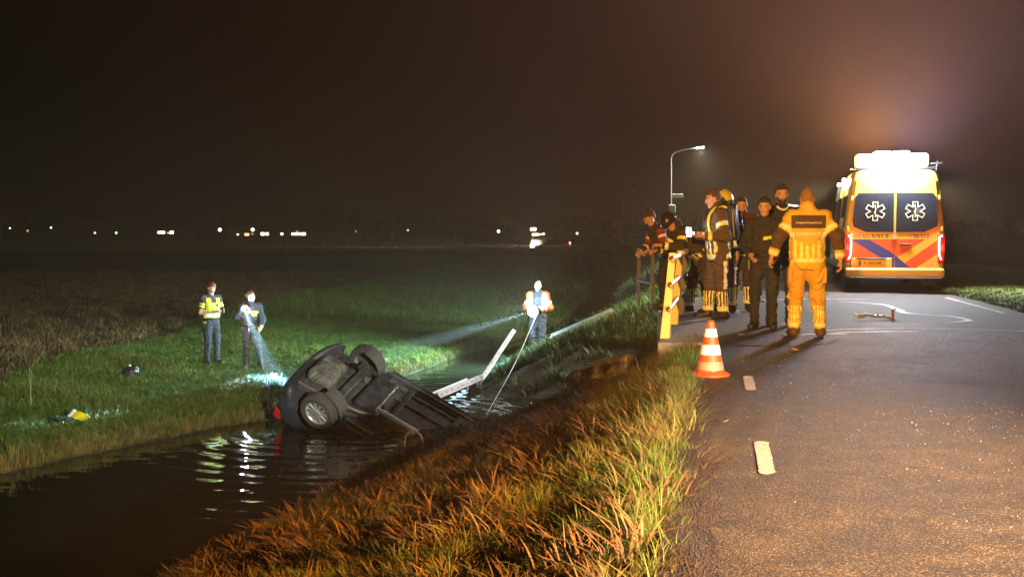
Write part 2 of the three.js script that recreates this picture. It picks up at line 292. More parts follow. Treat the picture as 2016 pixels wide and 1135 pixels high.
// ---------------------------------------------------------------- grass
function tuft(seed, n, hgt, spread, lean, width) {   // one clump of curved, tapering blades; colour runs from root to tip
  const r = rng(seed), p = [], c = [], ix = [];
  for (let k = 0; k < n; k++) {
    const a = r() * 6.283, rad = spread * Math.sqrt(r()), x0 = Math.cos(a) * rad, z0 = Math.sin(a) * rad, dir = a + (r() - 0.5) * 2.4, h = hgt * (0.45 + 0.75 * r()), l = lean * h * (0.3 + 1.1 * r()), w = width * (0.6 + 0.8 * r()), sx = -Math.sin(dir) * w, sz = Math.cos(dir) * w, dry = r() < 0.22, b = p.length / 3;
    for (let s = 0; s < 4; s++) {
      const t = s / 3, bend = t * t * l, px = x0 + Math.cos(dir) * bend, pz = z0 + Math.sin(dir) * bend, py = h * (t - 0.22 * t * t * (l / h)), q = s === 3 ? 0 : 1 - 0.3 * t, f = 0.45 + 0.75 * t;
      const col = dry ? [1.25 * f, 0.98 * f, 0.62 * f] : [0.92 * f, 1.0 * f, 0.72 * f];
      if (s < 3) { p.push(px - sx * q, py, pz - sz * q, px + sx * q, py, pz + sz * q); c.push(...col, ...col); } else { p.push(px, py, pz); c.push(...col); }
    }
    ix.push(b, b + 1, b + 3, b, b + 3, b + 2, b + 2, b + 3, b + 5, b + 2, b + 5, b + 4, b + 4, b + 5, b + 6);
  }
  const g = new THREE.BufferGeometry(); g.setAttribute('position', new THREE.Float32BufferAttribute(p, 3)); g.setAttribute('color', new THREE.Float32BufferAttribute(c, 3)); g.setAttribute('uv', new THREE.Float32BufferAttribute(new Float32Array(p.length / 3 * 2), 2)); g.setIndex(ix); g.computeVertexNormals(); return g;
}
const grassMat = new THREE.MeshStandardMaterial({ vertexColors: true, roughness: 0.75, side: THREE.DoubleSide });
const grasses = new THREE.Group();
function sow(name, label, tufts, count, seed, place) {   // place(r) -> [x, d, scale, colour] or null
  const r = rng(seed), lists = tufts.map(() => []), M = new THREE.Matrix4(), q = new THREE.Quaternion(), e = new THREE.Euler();
  for (let i = 0; i < count; i++) {
    const s = place(r); if (!s) continue; const [x, d, k, col] = s, y = ground(x, d);
    e.set((r() - 0.5) * 0.5, r() * 6.283, (r() - 0.5) * 0.5); q.setFromEuler(e);
    M.compose(V(x, y - 0.01, -d), q, V(k, k * (0.8 + 0.4 * r()), k)); lists[Math.floor(r() * tufts.length)].push([M.clone(), col]);
  }
  lists.forEach((L, t) => { if (!L.length) return; const im = new THREE.InstancedMesh(tufts[t], grassMat, L.length); L.forEach(([m, c], i) => { im.setMatrixAt(i, m); im.setColorAt(i, c); }); im.name = numbered(name); im.userData = { kind: 'stuff', label, category: 'grass' }; im.castShadow = im.receiveShadow = true; scene.add(im); });
}
const GC = (r, g, b) => new THREE.Color().setRGB(r, g, b);
const onBridge = (x, d) => x > 1.55 && d > 12.2 && d < 20.4 && channelAt(x, d) < 5.4;
// the verge at our feet: long, half dry
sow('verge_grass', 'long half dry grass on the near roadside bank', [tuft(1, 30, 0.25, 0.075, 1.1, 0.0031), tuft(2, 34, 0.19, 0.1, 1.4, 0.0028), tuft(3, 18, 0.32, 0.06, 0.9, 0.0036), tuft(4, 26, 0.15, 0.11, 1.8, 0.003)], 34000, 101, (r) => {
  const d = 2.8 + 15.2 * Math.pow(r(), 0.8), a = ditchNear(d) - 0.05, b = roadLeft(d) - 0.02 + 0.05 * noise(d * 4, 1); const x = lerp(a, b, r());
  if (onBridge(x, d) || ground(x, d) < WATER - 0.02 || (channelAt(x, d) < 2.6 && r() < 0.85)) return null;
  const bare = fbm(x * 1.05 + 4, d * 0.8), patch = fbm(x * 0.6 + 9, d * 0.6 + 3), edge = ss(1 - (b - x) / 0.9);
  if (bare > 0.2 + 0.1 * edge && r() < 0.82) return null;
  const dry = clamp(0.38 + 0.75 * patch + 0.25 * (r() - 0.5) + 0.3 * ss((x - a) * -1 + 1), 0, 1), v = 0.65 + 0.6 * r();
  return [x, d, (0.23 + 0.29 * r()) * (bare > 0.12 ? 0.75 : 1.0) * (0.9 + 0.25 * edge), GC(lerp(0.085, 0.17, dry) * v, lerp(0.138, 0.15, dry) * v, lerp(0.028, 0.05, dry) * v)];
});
sow('verge_stubble', 'short dead brown stems between the verge grass', [tuft(7, 26, 0.1, 0.09, 1.4, 0.003)], 3600, 107, (r) => {
  const d = 2.8 + 15.2 * Math.pow(r(), 0.8), x = lerp(ditchNear(d), roadLeft(d) - 0.02, r()); if (onBridge(x, d) || (channelAt(x, d) < 3 && r() < 0.8) || ground(x, d) < WATER - 0.02) return null;
  const v = 0.6 + 0.6 * r(); return [x, d, 0.8 + 0.6 * r(), GC(0.14 * v, 0.075 * v, 0.035 * v)];
});
// the far bank: shorter, greener, denser; yellow stems at the water
const farTufts = [tuft(11, 26, 0.17, 0.12, 0.8, 0.0055), tuft(12, 22, 0.22, 0.1, 0.7, 0.006), tuft(13, 24, 0.14, 0.13, 1.1, 0.006)];
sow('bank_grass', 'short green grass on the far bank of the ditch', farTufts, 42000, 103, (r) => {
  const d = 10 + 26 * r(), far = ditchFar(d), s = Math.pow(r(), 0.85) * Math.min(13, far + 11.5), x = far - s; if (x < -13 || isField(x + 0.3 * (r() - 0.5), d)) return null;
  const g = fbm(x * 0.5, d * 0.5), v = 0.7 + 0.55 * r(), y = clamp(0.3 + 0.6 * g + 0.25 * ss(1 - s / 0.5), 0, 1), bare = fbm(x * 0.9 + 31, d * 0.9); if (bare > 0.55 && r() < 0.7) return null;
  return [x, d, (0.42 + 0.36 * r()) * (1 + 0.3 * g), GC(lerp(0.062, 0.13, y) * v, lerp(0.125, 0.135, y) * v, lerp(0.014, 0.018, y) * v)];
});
sow('reed_fringe', 'yellowed stems along the water edge of the far bank', [tuft(15, 16, 0.27, 0.1, 0.35, 0.0042), tuft(16, 14, 0.22, 0.1, 0.5, 0.0042)], 2600, 104, (r) => {
  const d = 9 + 50 * r() * r() + 4 * r(), x = ditchFar(d) - 0.02 - 0.42 * r() * r(); const v = 0.6 + 0.7 * r(); return [x, d, 0.4 + 0.5 * r() * r(), GC(0.21 * v, 0.155 * v, 0.05 * v)];
});
sow('slope_grass', 'green grass on the bank slopes further up the ditch', [tuft(17, 20, 0.24, 0.22, 0.8, 0.012)], 15000, 105, (r) => {
  const d = 34 + 100 * Math.pow(r(), 1.6), left = r() < 0.72, x = left ? ditchFar(d) - 12 * Math.pow(r(), 0.8) : lerp(ditchNear(d), roadLeft(d) - 0.3, r()); if (isField(x, d) || d > 132) return null;
  const v = 0.7 + 0.6 * r(); return [x, d, 0.8 + 0.7 * r(), GC(0.07 * v, 0.12 * v, 0.025 * v)];
});
sow('tongue_grass', 'bright green grass on the spit of land behind the bridge', [tuft(18, 26, 0.22, 0.1, 0.8, 0.006), tuft(19, 24, 0.28, 0.09, 0.7, 0.006)], 7000, 106, (r) => {
  const d = 19 + 16 * r(), x = lerp(ditchNear(d) - 0.1, roadLeft(d) - 0.05, r()); if (onBridge(x, d) || ground(x, d) < WATER || (channelAt(x, d) < 3.6 && d < 24.5 && r() < 0.9)) return null;
  const v = 0.7 + 0.6 * r(); return [x, d, 0.65 + 0.6 * r(), GC(0.075 * v, 0.135 * v, 0.026 * v)];
});
sow('right_verge_grass', 'mown grass beyond the right road edge', [tuft(21, 24, 0.13, 0.2, 0.8, 0.009)], 16000, 108, (r) => {
  const d = 14 + 60 * r() * r(), x = roadRight(d) + 0.05 + 11 * r(); const v = 0.7 + 0.6 * r(); return [x, d, 0.4 + 0.35 * r(), GC(0.07 * v, 0.115 * v, 0.026 * v)];
});
sow('road_verge_grass', 'grass verge along the far crossing road', [tuft(23, 18, 0.4, 0.35, 0.6, 0.03)], 5200, 109, (r) => {
  const d = 132.9 + 1.3 * r(), x = lerp(-62, 13.5, r()); const v = 0.7 + 0.6 * r(); return [x, d, 1.0 + 0.6 * r(), GC(0.14 * v, 0.15 * v, 0.03 * v)];
});
sow('field_stubble', 'broken straw stubble over the brown field', [tuft(25, 12, 0.16, 0.16, 1.3, 0.006)], 9000, 110, (r) => {
  const d = 18 + 60 * Math.pow(r(), 1.3), x = -9.4 - (4 + d * 0.42) * r(); if (!isField(x, d)) return null; const v = 0.5 + 0.8 * r(); return [x, d, 0.7 + 0.9 * r(), GC(0.21 * v, 0.135 * v, 0.065 * v)];
});
// dry weed with bare pale stalks on the near bank, and a lone stalk on the far one
function stalks(label, x, d, n, h, seed, spread) {
  const r = rng(seed), t = thing('dry_weed', label, 'weed', at(x, d, -0.02)), m = std(0.42, 0.34, 0.2, 0.8);
  for (let k = 0; k < n; k++) { const a = r() * 6.28, l = h * (0.5 + 0.7 * r()), o = spread * (0.4 + r()), p = [V(0.03 * Math.cos(a), 0, 0.03 * Math.sin(a)), V(o * 0.4 * Math.cos(a), l * 0.55, o * 0.4 * Math.sin(a)), V(o * Math.cos(a), l * (0.6 + 0.4 * r()), o * Math.sin(a))]; part('stalk', tube(p, n < 4 ? 0.0022 : 0.0035, 8, 5), m, t); }
  return t;
}
stalks('pale dry weed with bare spreading stalks on the bank by the rope end', -0.62, 16.6, 15, 0.46, 5, 0.34);
stalks('dry bent weed stalks leaning beside the mossy log', 0.68, 13.6, 9, 0.42, 8, 0.22);
stalks('single thin dry stalk standing on the far bank above the yellow plate', -8.0, 17.6, 2, 0.7, 9, 0.12);
// ---------------------------------------------------------------- people
const smin = (a, b, k) => { const h = Math.max(k - Math.abs(a - b), 0) / k; return Math.min(a, b) - h * h * k * 0.25; };
const CL = {                                          // cloth and skin colours
  skin: std(0.55, 0.33, 0.23, 0.55, 0, { vertexColors: true }), dark: std(0.042, 0.035, 0.03, 0.85), navy: std(0.022, 0.024, 0.034, 0.85), denim: std(0.03, 0.034, 0.045, 0.9), brown: std(0.1, 0.068, 0.045, 0.88),
  mustard: std(0.74, 0.5, 0.07, 0.8), mustardDark: std(0.64, 0.4, 0.055, 0.8), patch: std(0.09, 0.055, 0.04, 0.8), yellow: std(0.88, 0.82, 0.07, 0.5), lime: std(0.62, 0.78, 0.04, 0.6), silver: std(0.92, 0.91, 0.86, 0.4), orange: std(0.75, 0.12, 0.04, 0.7), red: std(0.3, 0.018, 0.015, 0.8), maroon: std(0.1, 0.018, 0.014, 0.85), boot: std(0.018, 0.015, 0.013, 0.5), blueGrey: std(0.07, 0.085, 0.11, 0.85),
  hairBrown: std(0.1, 0.05, 0.025, 0.7), hairDark: std(0.045, 0.03, 0.02, 0.75), hairFair: std(0.2, 0.12, 0.055, 0.7), hairGinger: std(0.16, 0.055, 0.022, 0.7), helmet: std(0.72, 0.6, 0.03, 0.3), helmetDark: std(0.02, 0.017, 0.016, 0.3), black: std(0.012, 0.012, 0.012, 0.4), metal: std(0.5, 0.5, 0.5, 0.35, 0.9), white: std(0.8, 0.8, 0.8, 0.6),
};
function capsule(a, b, ra, rb, sx = 1) {             // a tapered limb; sx widens it across the body
  const bx = (b.x - a.x) / sx, by = b.y - a.y, bz = b.z - a.z, L = bx * bx + by * by + bz * bz || 1e-9;
  const f = (x, y, z) => { const px = (x - a.x) / sx, py = y - a.y, pz = z - a.z, t = clamp((px * bx + py * by + pz * bz) / L, 0, 1), qx = px - bx * t, qy = py - by * t, qz = pz - bz * t; f.t = t; return Math.sqrt(qx * qx + qy * qy + qz * qz) - (ra + (rb - ra) * t); };
  const r = Math.max(ra, rb) + 0.06; f.lo = [Math.min(a.x, b.x) - r * sx, Math.min(a.y, b.y) - r, Math.min(a.z, b.z) - r]; f.hi = [Math.max(a.x, b.x) + r * sx, Math.max(a.y, b.y) + r, Math.max(a.z, b.z) + r];
  return f;
}
const bounds = (bones, pad) => [[0, 1, 2].map((k) => Math.min(...bones.map((b) => b.lo[k])) - pad), [0, 1, 2].map((k) => Math.max(...bones.map((b) => b.hi[k])) + pad)];
const field = (bones, k, puff = 0) => (x, y, z) => { let d = 9; for (const b of bones) { const c = b(x, y, z); d = d > 8 ? c : smin(d, c, k); } return d - puff; };
function nearest(bones, x, y, z) { let d = 9, n = null; for (const b of bones) { const c = b(x, y, z); if (c < d) { d = c; n = b; } } if (n) n(x, y, z); return n; }

function hand(wrist, elbow, palmWay, curl, s) {      // five fingers on a palm; palmWay is where the palm looks
  const y = wrist.clone().sub(elbow).normalize(), z = palmWay.clone().addScaledVector(y, -palmWay.dot(y)).normalize(), x = y.clone().cross(z), side = hand.side, B = [];
  const P = (a, b, c) => wrist.clone().addScaledVector(x, a * side * s).addScaledVector(y, b * s).addScaledVector(z, c * s);
  B.push(capsule(P(0, -0.03, 0), P(0, 0.01, 0), 0.03 * s, 0.026 * s), capsule(P(-0.022, 0.02, 0), P(-0.026, 0.085, 0.004), 0.017 * s, 0.014 * s), capsule(P(0, 0.02, 0), P(0, 0.09, 0), 0.019 * s, 0.014 * s), capsule(P(0.022, 0.02, 0), P(0.026, 0.085, 0.004), 0.017 * s, 0.013 * s));
  [[-0.029, 0.066], [-0.0095, 0.074], [0.0105, 0.068], [0.029, 0.054]].forEach(([u, l], i) => {
    let p = P(u, 0.088, 0), ang = curl * 0.75, from = p;
    for (let k = 0; k < 3; k++) { const len = l * [0.48, 0.32, 0.26][k], b = ang; const dir = y.clone().multiplyScalar(Math.cos(b)).addScaledVector(z, Math.sin(b)); const to = from.clone().addScaledVector(dir, len * s * 1.15); B.push(capsule(from, to, (0.0095 - k * 0.0008) * s, (0.009 - k * 0.0008) * s)); from = to; ang += curl * 0.75; }
  });
  const t0 = P(-0.03, 0.025, 0.006), t1 = P(-0.058, 0.055, 0.014 + 0.012 * curl), t2 = P(-0.056 + 0.02 * curl, 0.088, 0.02 + 0.025 * curl);
  B.push(capsule(t0, t1, 0.014 * s, 0.011 * s), capsule(t1, t2, 0.0105 * s, 0.0085 * s));
  const [lo, hi] = bounds(B, -0.045), g = nets(field(B, 0.009 * s), lo, hi, 0.0052).all;
  return g;
}

function islands(g) {                                // the separate pieces of one sorted sheet, crumbs left with the first
  const ix = g.index.array, n = g.attributes.position.count, up = Int32Array.from({ length: n }, (_, i) => i), root = (i) => { while (up[i] !== i) i = up[i] = up[up[i]]; return i; };
  for (let i = 0; i < ix.length; i += 3) { const a = root(ix[i]); up[root(ix[i + 1])] = a; up[root(ix[i + 2])] = a; }
  const sets = new Map(); for (let i = 0; i < ix.length; i += 3) { const a = root(ix[i]); if (!sets.has(a)) sets.set(a, []); sets.get(a).push(ix[i], ix[i + 1], ix[i + 2]); }
  const big = [...sets.values()].sort((a, b) => b.length - a.length), keep = [big[0]]; for (const s of big.slice(1)) if (s.length >= 30) keep.push(s); else big[0].push(...s);
  return keep.map((s) => { const m = new Map(), p = [], q = [], id = []; for (const i of s) { if (!m.has(i)) { m.set(i, p.length / 3); for (let c = 0; c < 3; c++) { p.push(g.attributes.position.array[i * 3 + c]); q.push(g.attributes.normal.array[i * 3 + c]); } } id.push(m.get(i)); } const h = new THREE.BufferGeometry(); h.setAttribute('position', new THREE.Float32BufferAttribute(p, 3)); h.setAttribute('normal', new THREE.Float32BufferAttribute(q, 3)); h.setAttribute('uv', new THREE.Float32BufferAttribute(new Float32Array(p.length / 3 * 2), 2)); h.setIndex(id); return h; });
}
function person(o) {
  const s = o.height / 1.8, female = o.female ? 0.93 : 1, g = thing('person', o.label, 'person', o.at, R(o.turn));
  const lean = R(o.lean ?? 0), up = (x, y, z) => { const h = y - 0.95, c = Math.cos(lean), n = Math.sin(lean); return V(x * s, (0.95 + h * c - z * n - (o.drop ?? 0)) * s, (h * n + z * c + (o.shift ?? 0)) * s); };
  const low = (p) => V(p[0] * s, p[1] * s, p[2] * s);
  const J = { hip: up(0, 0.95, 0), belly: up(0, 1.12, 0.012), chest: up(0, 1.32, 0), neck: up(0, 1.47, -0.01), sL: up(0.178 * female, 1.43, -0.01), sR: up(-0.178 * female, 1.43, -0.01) };
  const arm = o.arms ?? {}, A = (k, d) => (arm[k] ? V(arm[k][0] * s, arm[k][1] * s, arm[k][2] * s) : up(...d));
  J.eL = A('eL', [0.255, 1.15, -0.03]); J.wL = A('wL', [0.275, 0.9, 0.05]); J.eR = A('eR', [-0.255, 1.15, -0.03]); J.wR = A('wR', [-0.275, 0.9, 0.05]);
  const leg = { fL: [0.12, 0.085, 0], fR: [-0.12, 0.085, 0], ...o.legs };
  for (const k of ['L', 'R']) { const q = k === 'L' ? 1 : -1; J['h' + k] = up(0.09 * q, 0.92, 0); J['a' + k] = low(leg['f' + k]); J['k' + k] = leg['k' + k] ? low(leg['k' + k]) : J['h' + k].clone().lerp(J['a' + k], 0.5).add(V(0.008 * q, 0, 0.03)); const out = R(leg['t' + k] ?? 12 * q); J['t' + k] = J['a' + k].clone().add(V(Math.sin(out) * 0.15 * s, -0.045 * s, Math.cos(out) * 0.15 * s)); }
  const fem = (a, b) => (o.female ? b : a);
  // ---- body: one continuous skin
  const B = (k) => k * s, torso = () => [capsule(J.hip, J.belly, B(fem(0.115, 0.118)), B(fem(0.112, 0.095)), 1.25), capsule(J.belly, J.chest, B(fem(0.112, 0.095)), B(0.115), fem(1.38, 1.25)), capsule(J.sL, J.sR, B(0.06), B(0.06))];
  const arms = () => ['L', 'R'].flatMap((k) => [capsule(J['s' + k], J['e' + k], B(0.058), B(0.044)), capsule(J['e' + k], J['w' + k], B(0.045), B(0.03))]);
  const legs = () => ['L', 'R'].flatMap((k) => [capsule(J['h' + k], J['k' + k], B(0.088), B(0.058)), capsule(J['k' + k], J['a' + k], B(0.06), B(0.042))]);
  const shrink = 0.012, bodyBones = [...torso(), ...arms(), ...legs(), capsule(J.neck.clone().add(V(0, -0.03 * s, 0)), J.neck.clone().add(V(0, 0.06 * s, 0.01)), B(0.062), B(0.056)), ...['L', 'R'].map((k) => capsule(J['a' + k].clone().add(V(0, -0.03 * s, -0.03 * s)), J['t' + k], B(0.038), B(0.03)))];
  // ---- head
  const hs = 0.92 * s * (o.female ? 0.95 : 1), HC = J.neck.clone().add(new THREE.Vector3(0, 0.175 * s, 0.035 * s).applyAxisAngle(V(1, 0, 0), lean * 0.7)), HQ = new THREE.Quaternion().setFromEuler(new THREE.Euler(R(o.nod ?? 5), R(o.look ?? 0), R(o.tilt ?? 0), 'YXZ')), HI = HQ.clone().invert(), tmp = V();
  const toHead = (x, y, z) => tmp.set(x - HC.x, y - HC.y, z - HC.z).applyQuaternion(HI).multiplyScalar(1 / hs);
  const ell = (x, y, z, cx, cy, cz, a, b, c) => { const k = Math.hypot((x - cx) / a, (y - cy) / b, (z - cz) / c); return (k - 1) * Math.min(a, b, c); };
  const skull = (x, y, z) => { let d = ell(x, y, z, 0, 0.03, -0.012, 0.079, 0.107, 0.1); d = smin(d, ell(x, y, z, 0, -0.03, 0.028, 0.063, 0.09, 0.068), 0.03); return d; };
  const capN = [capsule(V(0, 0.012, 0.094), V(0, -0.028, 0.114), 0.009, 0.014), capsule(V(-0.036, 0.026, 0.08), V(0.036, 0.026, 0.08), 0.013, 0.013), capsule(V(-0.02, -0.058, 0.088), V(0.02, -0.058, 0.088), 0.009, 0.009), capsule(V(0, -0.1, 0.055), V(0, -0.1, 0.062), 0.028, 0.026)];
  const headF = (wx, wy, wz) => {
    const q = toHead(wx, wy, wz), x = q.x, y = q.y, z = q.z, ax = Math.abs(x); let d = skull(x, y, z);
    d = smin(d, capN[3](x, y, z), 0.03); d = smin(d, capN[1](x, y, z), 0.015); d = Math.max(d, 0.019 - Math.hypot(ax - 0.033, y - 0.004, z - 0.102)); d = smin(d, Math.hypot(ax - 0.033, y - 0.003, z - 0.08) - 0.0145, 0.004);
    d = smin(d, capN[0](x, y, z), 0.01); d = smin(d, capN[2](x, y, z), 0.008); d = smin(d, ell(ax, y, z, 0.082, -0.002, -0.012, 0.013, 0.034, 0.021), 0.008); return d * hs;
  };
  const neckB = capsule(J.neck.clone().add(V(0, 0.0, 0)), HC.clone().add(V(0, -0.03 * s, -0.012 * s)), B(0.06), B(0.055));
  const bodyGeo = (() => { const f0 = field(bodyBones, 0.04 * s, -shrink), [lo, hi] = bounds(bodyBones, -0.05); return nets(f0, lo, hi, 0.02).all; })();
  const hf = (x, y, z) => smin(headF(x, y, z), neckB(x, y, z), 0.02 * s), hg = nets(hf, [HC.x - 0.13 * s, HC.y - 0.24 * s, HC.z - 0.15 * s], [HC.x + 0.13 * s, HC.y + 0.16 * s, HC.z + 0.15 * s], 0.0065 * s).all;
  const parts = [bodyGeo, hg];
  for (const k of ['L', 'R']) { hand.side = k === 'L' ? 1 : -1; const way = o['palm' + k] ? V(...o['palm' + k]) : V(k === 'L' ? -1 : 1, 0, 0.15); parts.push(hand(J['w' + k], J['e' + k], way, o['curl' + k] ?? 0.35, s)); }
  const body = join(parts);
  { // skin tone, lips, brows and eyes belong to the skin itself
    const p = body.attributes.position, c = new Float32Array(p.count * 3);
    for (let i = 0; i < p.count; i++) {
      const q = toHead(p.getX(i), p.getY(i), p.getZ(i)), ax = Math.abs(q.x); let k = [1, 1, 1];
      if (q.z > 0.05) {
        const e = Math.hypot(ax - 0.033, q.y - 0.004), lip = Math.hypot(q.x / 2.6, q.y + 0.058);
        if (e < 0.007) k = [0.08, 0.07, 0.07]; else if (e < 0.014 && Math.abs(q.y - 0.004) < 0.008) k = [1.2, 1.7, 2.1]; else if (Math.abs(q.y - 0.03) < 0.006 && ax > 0.012 && ax < 0.052) k = [0.3, 0.25, 0.25]; else if (lip < 0.011) k = [0.8, 0.5, 0.5];
      }
      c.set(k, i * 3);
    }
    body.setAttribute('color', new THREE.BufferAttribute(c, 3));
    const m = new THREE.Mesh(body, CL.skin); m.name = 'body'; m.castShadow = m.receiveShadow = true; g.add(m);
  }
  // ---- hair / beard / helmet
  if (o.hair) {
    const line = o.hairLong ? -0.07 : -0.03, hn = (x, y, z) => { const q = toHead(x, y, z); return (skull(q.x, q.y, q.z) - (o.hairThick ?? 0.014) - 0.009 * noise(q.x * 55, q.y * 55, q.z * 28) - 0.004 * noise(q.x * 130, q.y * 130, q.z * 60)) * hs; };
    const keep = (x, y, z) => { const q = toHead(x, y, z), ax = Math.abs(q.x), n = 0.008 * noise(q.x * 70, q.y * 70, q.z * 70); return (q.z > 0.03 ? q.y > 0.083 - 0.25 * Math.max(0, ax - 0.04) + n : q.z > -0.005 ? q.y > (ax > 0.055 ? 0.035 : 0.08) + n : q.z > -0.035 ? q.y > 0.03 + n : q.y > line + n) ? 'hair' : null; };
    const h = nets(hn, [HC.x - 0.13 * s, HC.y - 0.13 * s, HC.z - 0.15 * s], [HC.x + 0.13 * s, HC.y + 0.18 * s, HC.z + 0.15 * s], 0.0075 * s, keep).hair; if (h) part('hair', h, o.hair, g);
    if (o.bun) { const b = HC.clone().add(V(0, 0.03, -0.12).multiplyScalar(hs).applyQuaternion(HQ)); part('hair_bun', ball(0.04 * s, b.x, b.y, b.z, 1, 0.9, 0.9), o.hair, g); }
  }
  if (o.beard) {
    const bf = (x, y, z) => headF(x, y, z) - 0.0035 * s, keep = (x, y, z) => { const q = toHead(x, y, z), ax = Math.abs(q.x), mouth = Math.hypot(q.x / 2.3, q.y + 0.058) < 0.0085; return q.z > 0.012 && q.y < (ax < 0.032 ? -0.04 : ax < 0.05 ? -0.05 : -0.02) && q.y > -0.14 && !mouth ? 'beard' : null; };
    const h = nets(bf, [HC.x - 0.13 * s, HC.y - 0.16 * s, HC.z - 0.15 * s], [HC.x + 0.13 * s, HC.y + 0.1 * s, HC.z + 0.15 * s], 0.007 * s, keep).beard; if (h) part('beard', h, o.beard, g);
  }
  if (o.helmet) {
    const hm = new THREE.Group(); hm.name = 'helmet'; hm.position.copy(HC); hm.quaternion.copy(HQ); hm.scale.setScalar(hs); g.add(hm);
    const shell = new THREE.SphereGeometry(1, 28, 16, 0, Math.PI * 2, 0, Math.PI * 0.56).scale(0.125, 0.15, 0.145).translate(0, 0.03, -0.01);
    part('shell', shell, o.helmet, hm); part('brim', new THREE.TorusGeometry(1, 0.05, 8, 40).rotateX(Math.PI / 2).scale(0.127, 0.16, 0.15).translate(0, 0.005, -0.008), CL.black, hm);
    part('crest', new THREE.TorusGeometry(0.148, 0.012, 8, 24, Math.PI * 0.8).rotateY(Math.PI / 2).rotateX(-0.3).translate(0, 0.032, -0.01), o.helmet, hm);
    part('neck_flap', grid(14, 4, (u, v) => { const a = Math.PI * (1.05 + 0.9 * u); return [Math.cos(a) * (0.122 + 0.02 * v), 0.0 - 0.13 * v, Math.sin(a) * (0.14 + 0.01 * v)]; }), CL.dark, hm);
  }
  // ---- garments: each one a grown limb field, sorted into cloth and stripes
  const wear = (name, bones, opt) => {
    const f0 = field(bones, opt.k ?? 0.05 * s, opt.puff), wr = opt.wrinkle ?? 0.0075, f = (x, y, z) => { let d = f0(x, y, z); if (d < 0.05 && d > -0.05) { const a = noise(x * 7, y * 13 + 2 * noise(x * 5, y * 4, z * 5), z * 7); d += wr * (1.5 * (1 - Math.abs(a) * 2.6) + 0.8 * noise(x * 19 + 4, y * 27, z * 19)); }; for (const c of opt.cut ?? []) d = Math.max(d, c(x, y, z)); return d; };
    const [lo, hi] = bounds(bones, opt.puff + 0.01 - 0.05), out = nets(f, lo, hi, opt.cell ?? 0.0135, opt.sort ?? (() => 'cloth'));
    const main = out.cloth ? part(name, out.cloth, opt.mat, g) : null;
    for (const k of Object.keys(out)) if (k !== 'cloth') { const [nm, mat] = opt.trim[k]; for (const piece of islands(out[k])) part(nm, piece, mat, main ?? g); }
    return { main, f };
  };
  const axis = V(0, Math.cos(lean), Math.sin(lean)), along = (x, y, z) => ((y - J.hip.y) * axis.y + (z - J.hip.z) * axis.z) / s + 0.95;   // height up the torso in the standing figure
  const out = { g, J, s, HC, HQ, wear, along, torso, arms, legs, B };
  const T = o.top ?? {}, topBones = [...torso(), ...(T.straight ? [capsule(J.hip.clone().addScaledVector(V(0, Math.cos(lean), Math.sin(lean)), -0.1 * s), J.chest, B(0.128), B(0.115), 1.32)] : []), ...arms().filter((b, i) => !(T.short && i % 2)), ...(T.collar === false ? [] : [capsule(J.neck.clone().add(V(0, -0.04 * s, 0)), J.neck.clone().add(V(0, (T.collar ?? 0.03) * s, 0.0)), B(0.064), B(0.062))])];
  const armAt = T.straight ? 4 : 3, armName = new Map(topBones.slice(armAt, armAt + (T.short ? 2 : 4)).map((b, i) => [b, T.short ? ['uL', 'uR'][i] : ['uL', 'fL', 'uR', 'fR'][i]]));
  const fieldCut = [(x, y, z) => ((T.hem ?? 0.86) - along(x, y, z)) * s];
  if (T.short) for (const k of ['L', 'R']) { const n = J['e' + k].clone().sub(J['s' + k]).normalize(), c = J['s' + k].clone().lerp(J['e' + k], 0.72); fieldCut.push((x, y, z) => { const far = (x - J['s' + k].x) ** 2 + (y - J['s' + k].y) ** 2 + (z - J['s' + k].z) ** 2 < 0.2; return far && (k === 'L' ? x > J.sL.x * 0.7 : x < J.sR.x * 0.7) ? (x - c.x) * n.x + (y - c.y) * n.y + (z - c.z) * n.z : -1; }); }
  else for (const k of ['L', 'R']) { const n = J['w' + k].clone().sub(J['e' + k]).normalize(), c = J['w' + k].clone().addScaledVector(n, -0.01); fieldCut.push((x, y, z) => { const dx = x - c.x, dy = y - c.y, dz = z - c.z, a = dx * n.x + dy * n.y + dz * n.z; return Math.hypot(dx, dy, dz) < 0.16 ? a : -1; }); }
  const inv = (x, y, z, nx, ny, nz) => { const b = nearest(topBones, x, y, z), c = Math.cos(lean), n = Math.sin(lean); return { limb: armName.get(b), t: b.t, h: along(x, y, z), x: x / s, n: nx, front: nz * c + ny * -n * 0 }; };
  out.jacket = wear(T.name ?? 'jacket', topBones, { puff: T.puff ?? 0.018, mat: T.mat, trim: T.trim ?? {}, cut: fieldCut, sort: T.sort ? (x, y, z, nx, ny, nz) => T.sort(inv(x, y, z, nx, ny, nz)) ?? 'cloth' : undefined });
  const P = o.bottom ?? {}, legBones = [...legs(), capsule(J.hip, J.hip.clone().addScaledVector(axis, 0.06 * s), B(0.118), B(0.113), 1.25)], legName = new Map(legBones.slice(0, 4).map((b, i) => [b, ['tL', 'cL', 'tR', 'cR'][i]]));
  wear('trousers', legBones, { k: 0.035 * s, puff: P.puff ?? 0.014, mat: P.mat, trim: P.trim ?? {}, wrinkle: 0.009, cut: [(x, y, z) => (P.hem ?? 0.07) * s - y, (x, y, z) => along(x, y, z) * s - 1.06 * s], sort: P.sort ? (x, y, z, nx) => { const b = nearest(legBones, x, y, z); return P.sort({ limb: legName.get(b), t: b.t, h: y / s, x: x / s, n: nx, a: Math.atan2(z - (legName.get(b)?.[1] === 'L' ? J.aL.z : J.aR.z), x - (legName.get(b)?.[1] === 'L' ? J.aL.x : J.aR.x)) }) ?? 'cloth'; } : undefined });
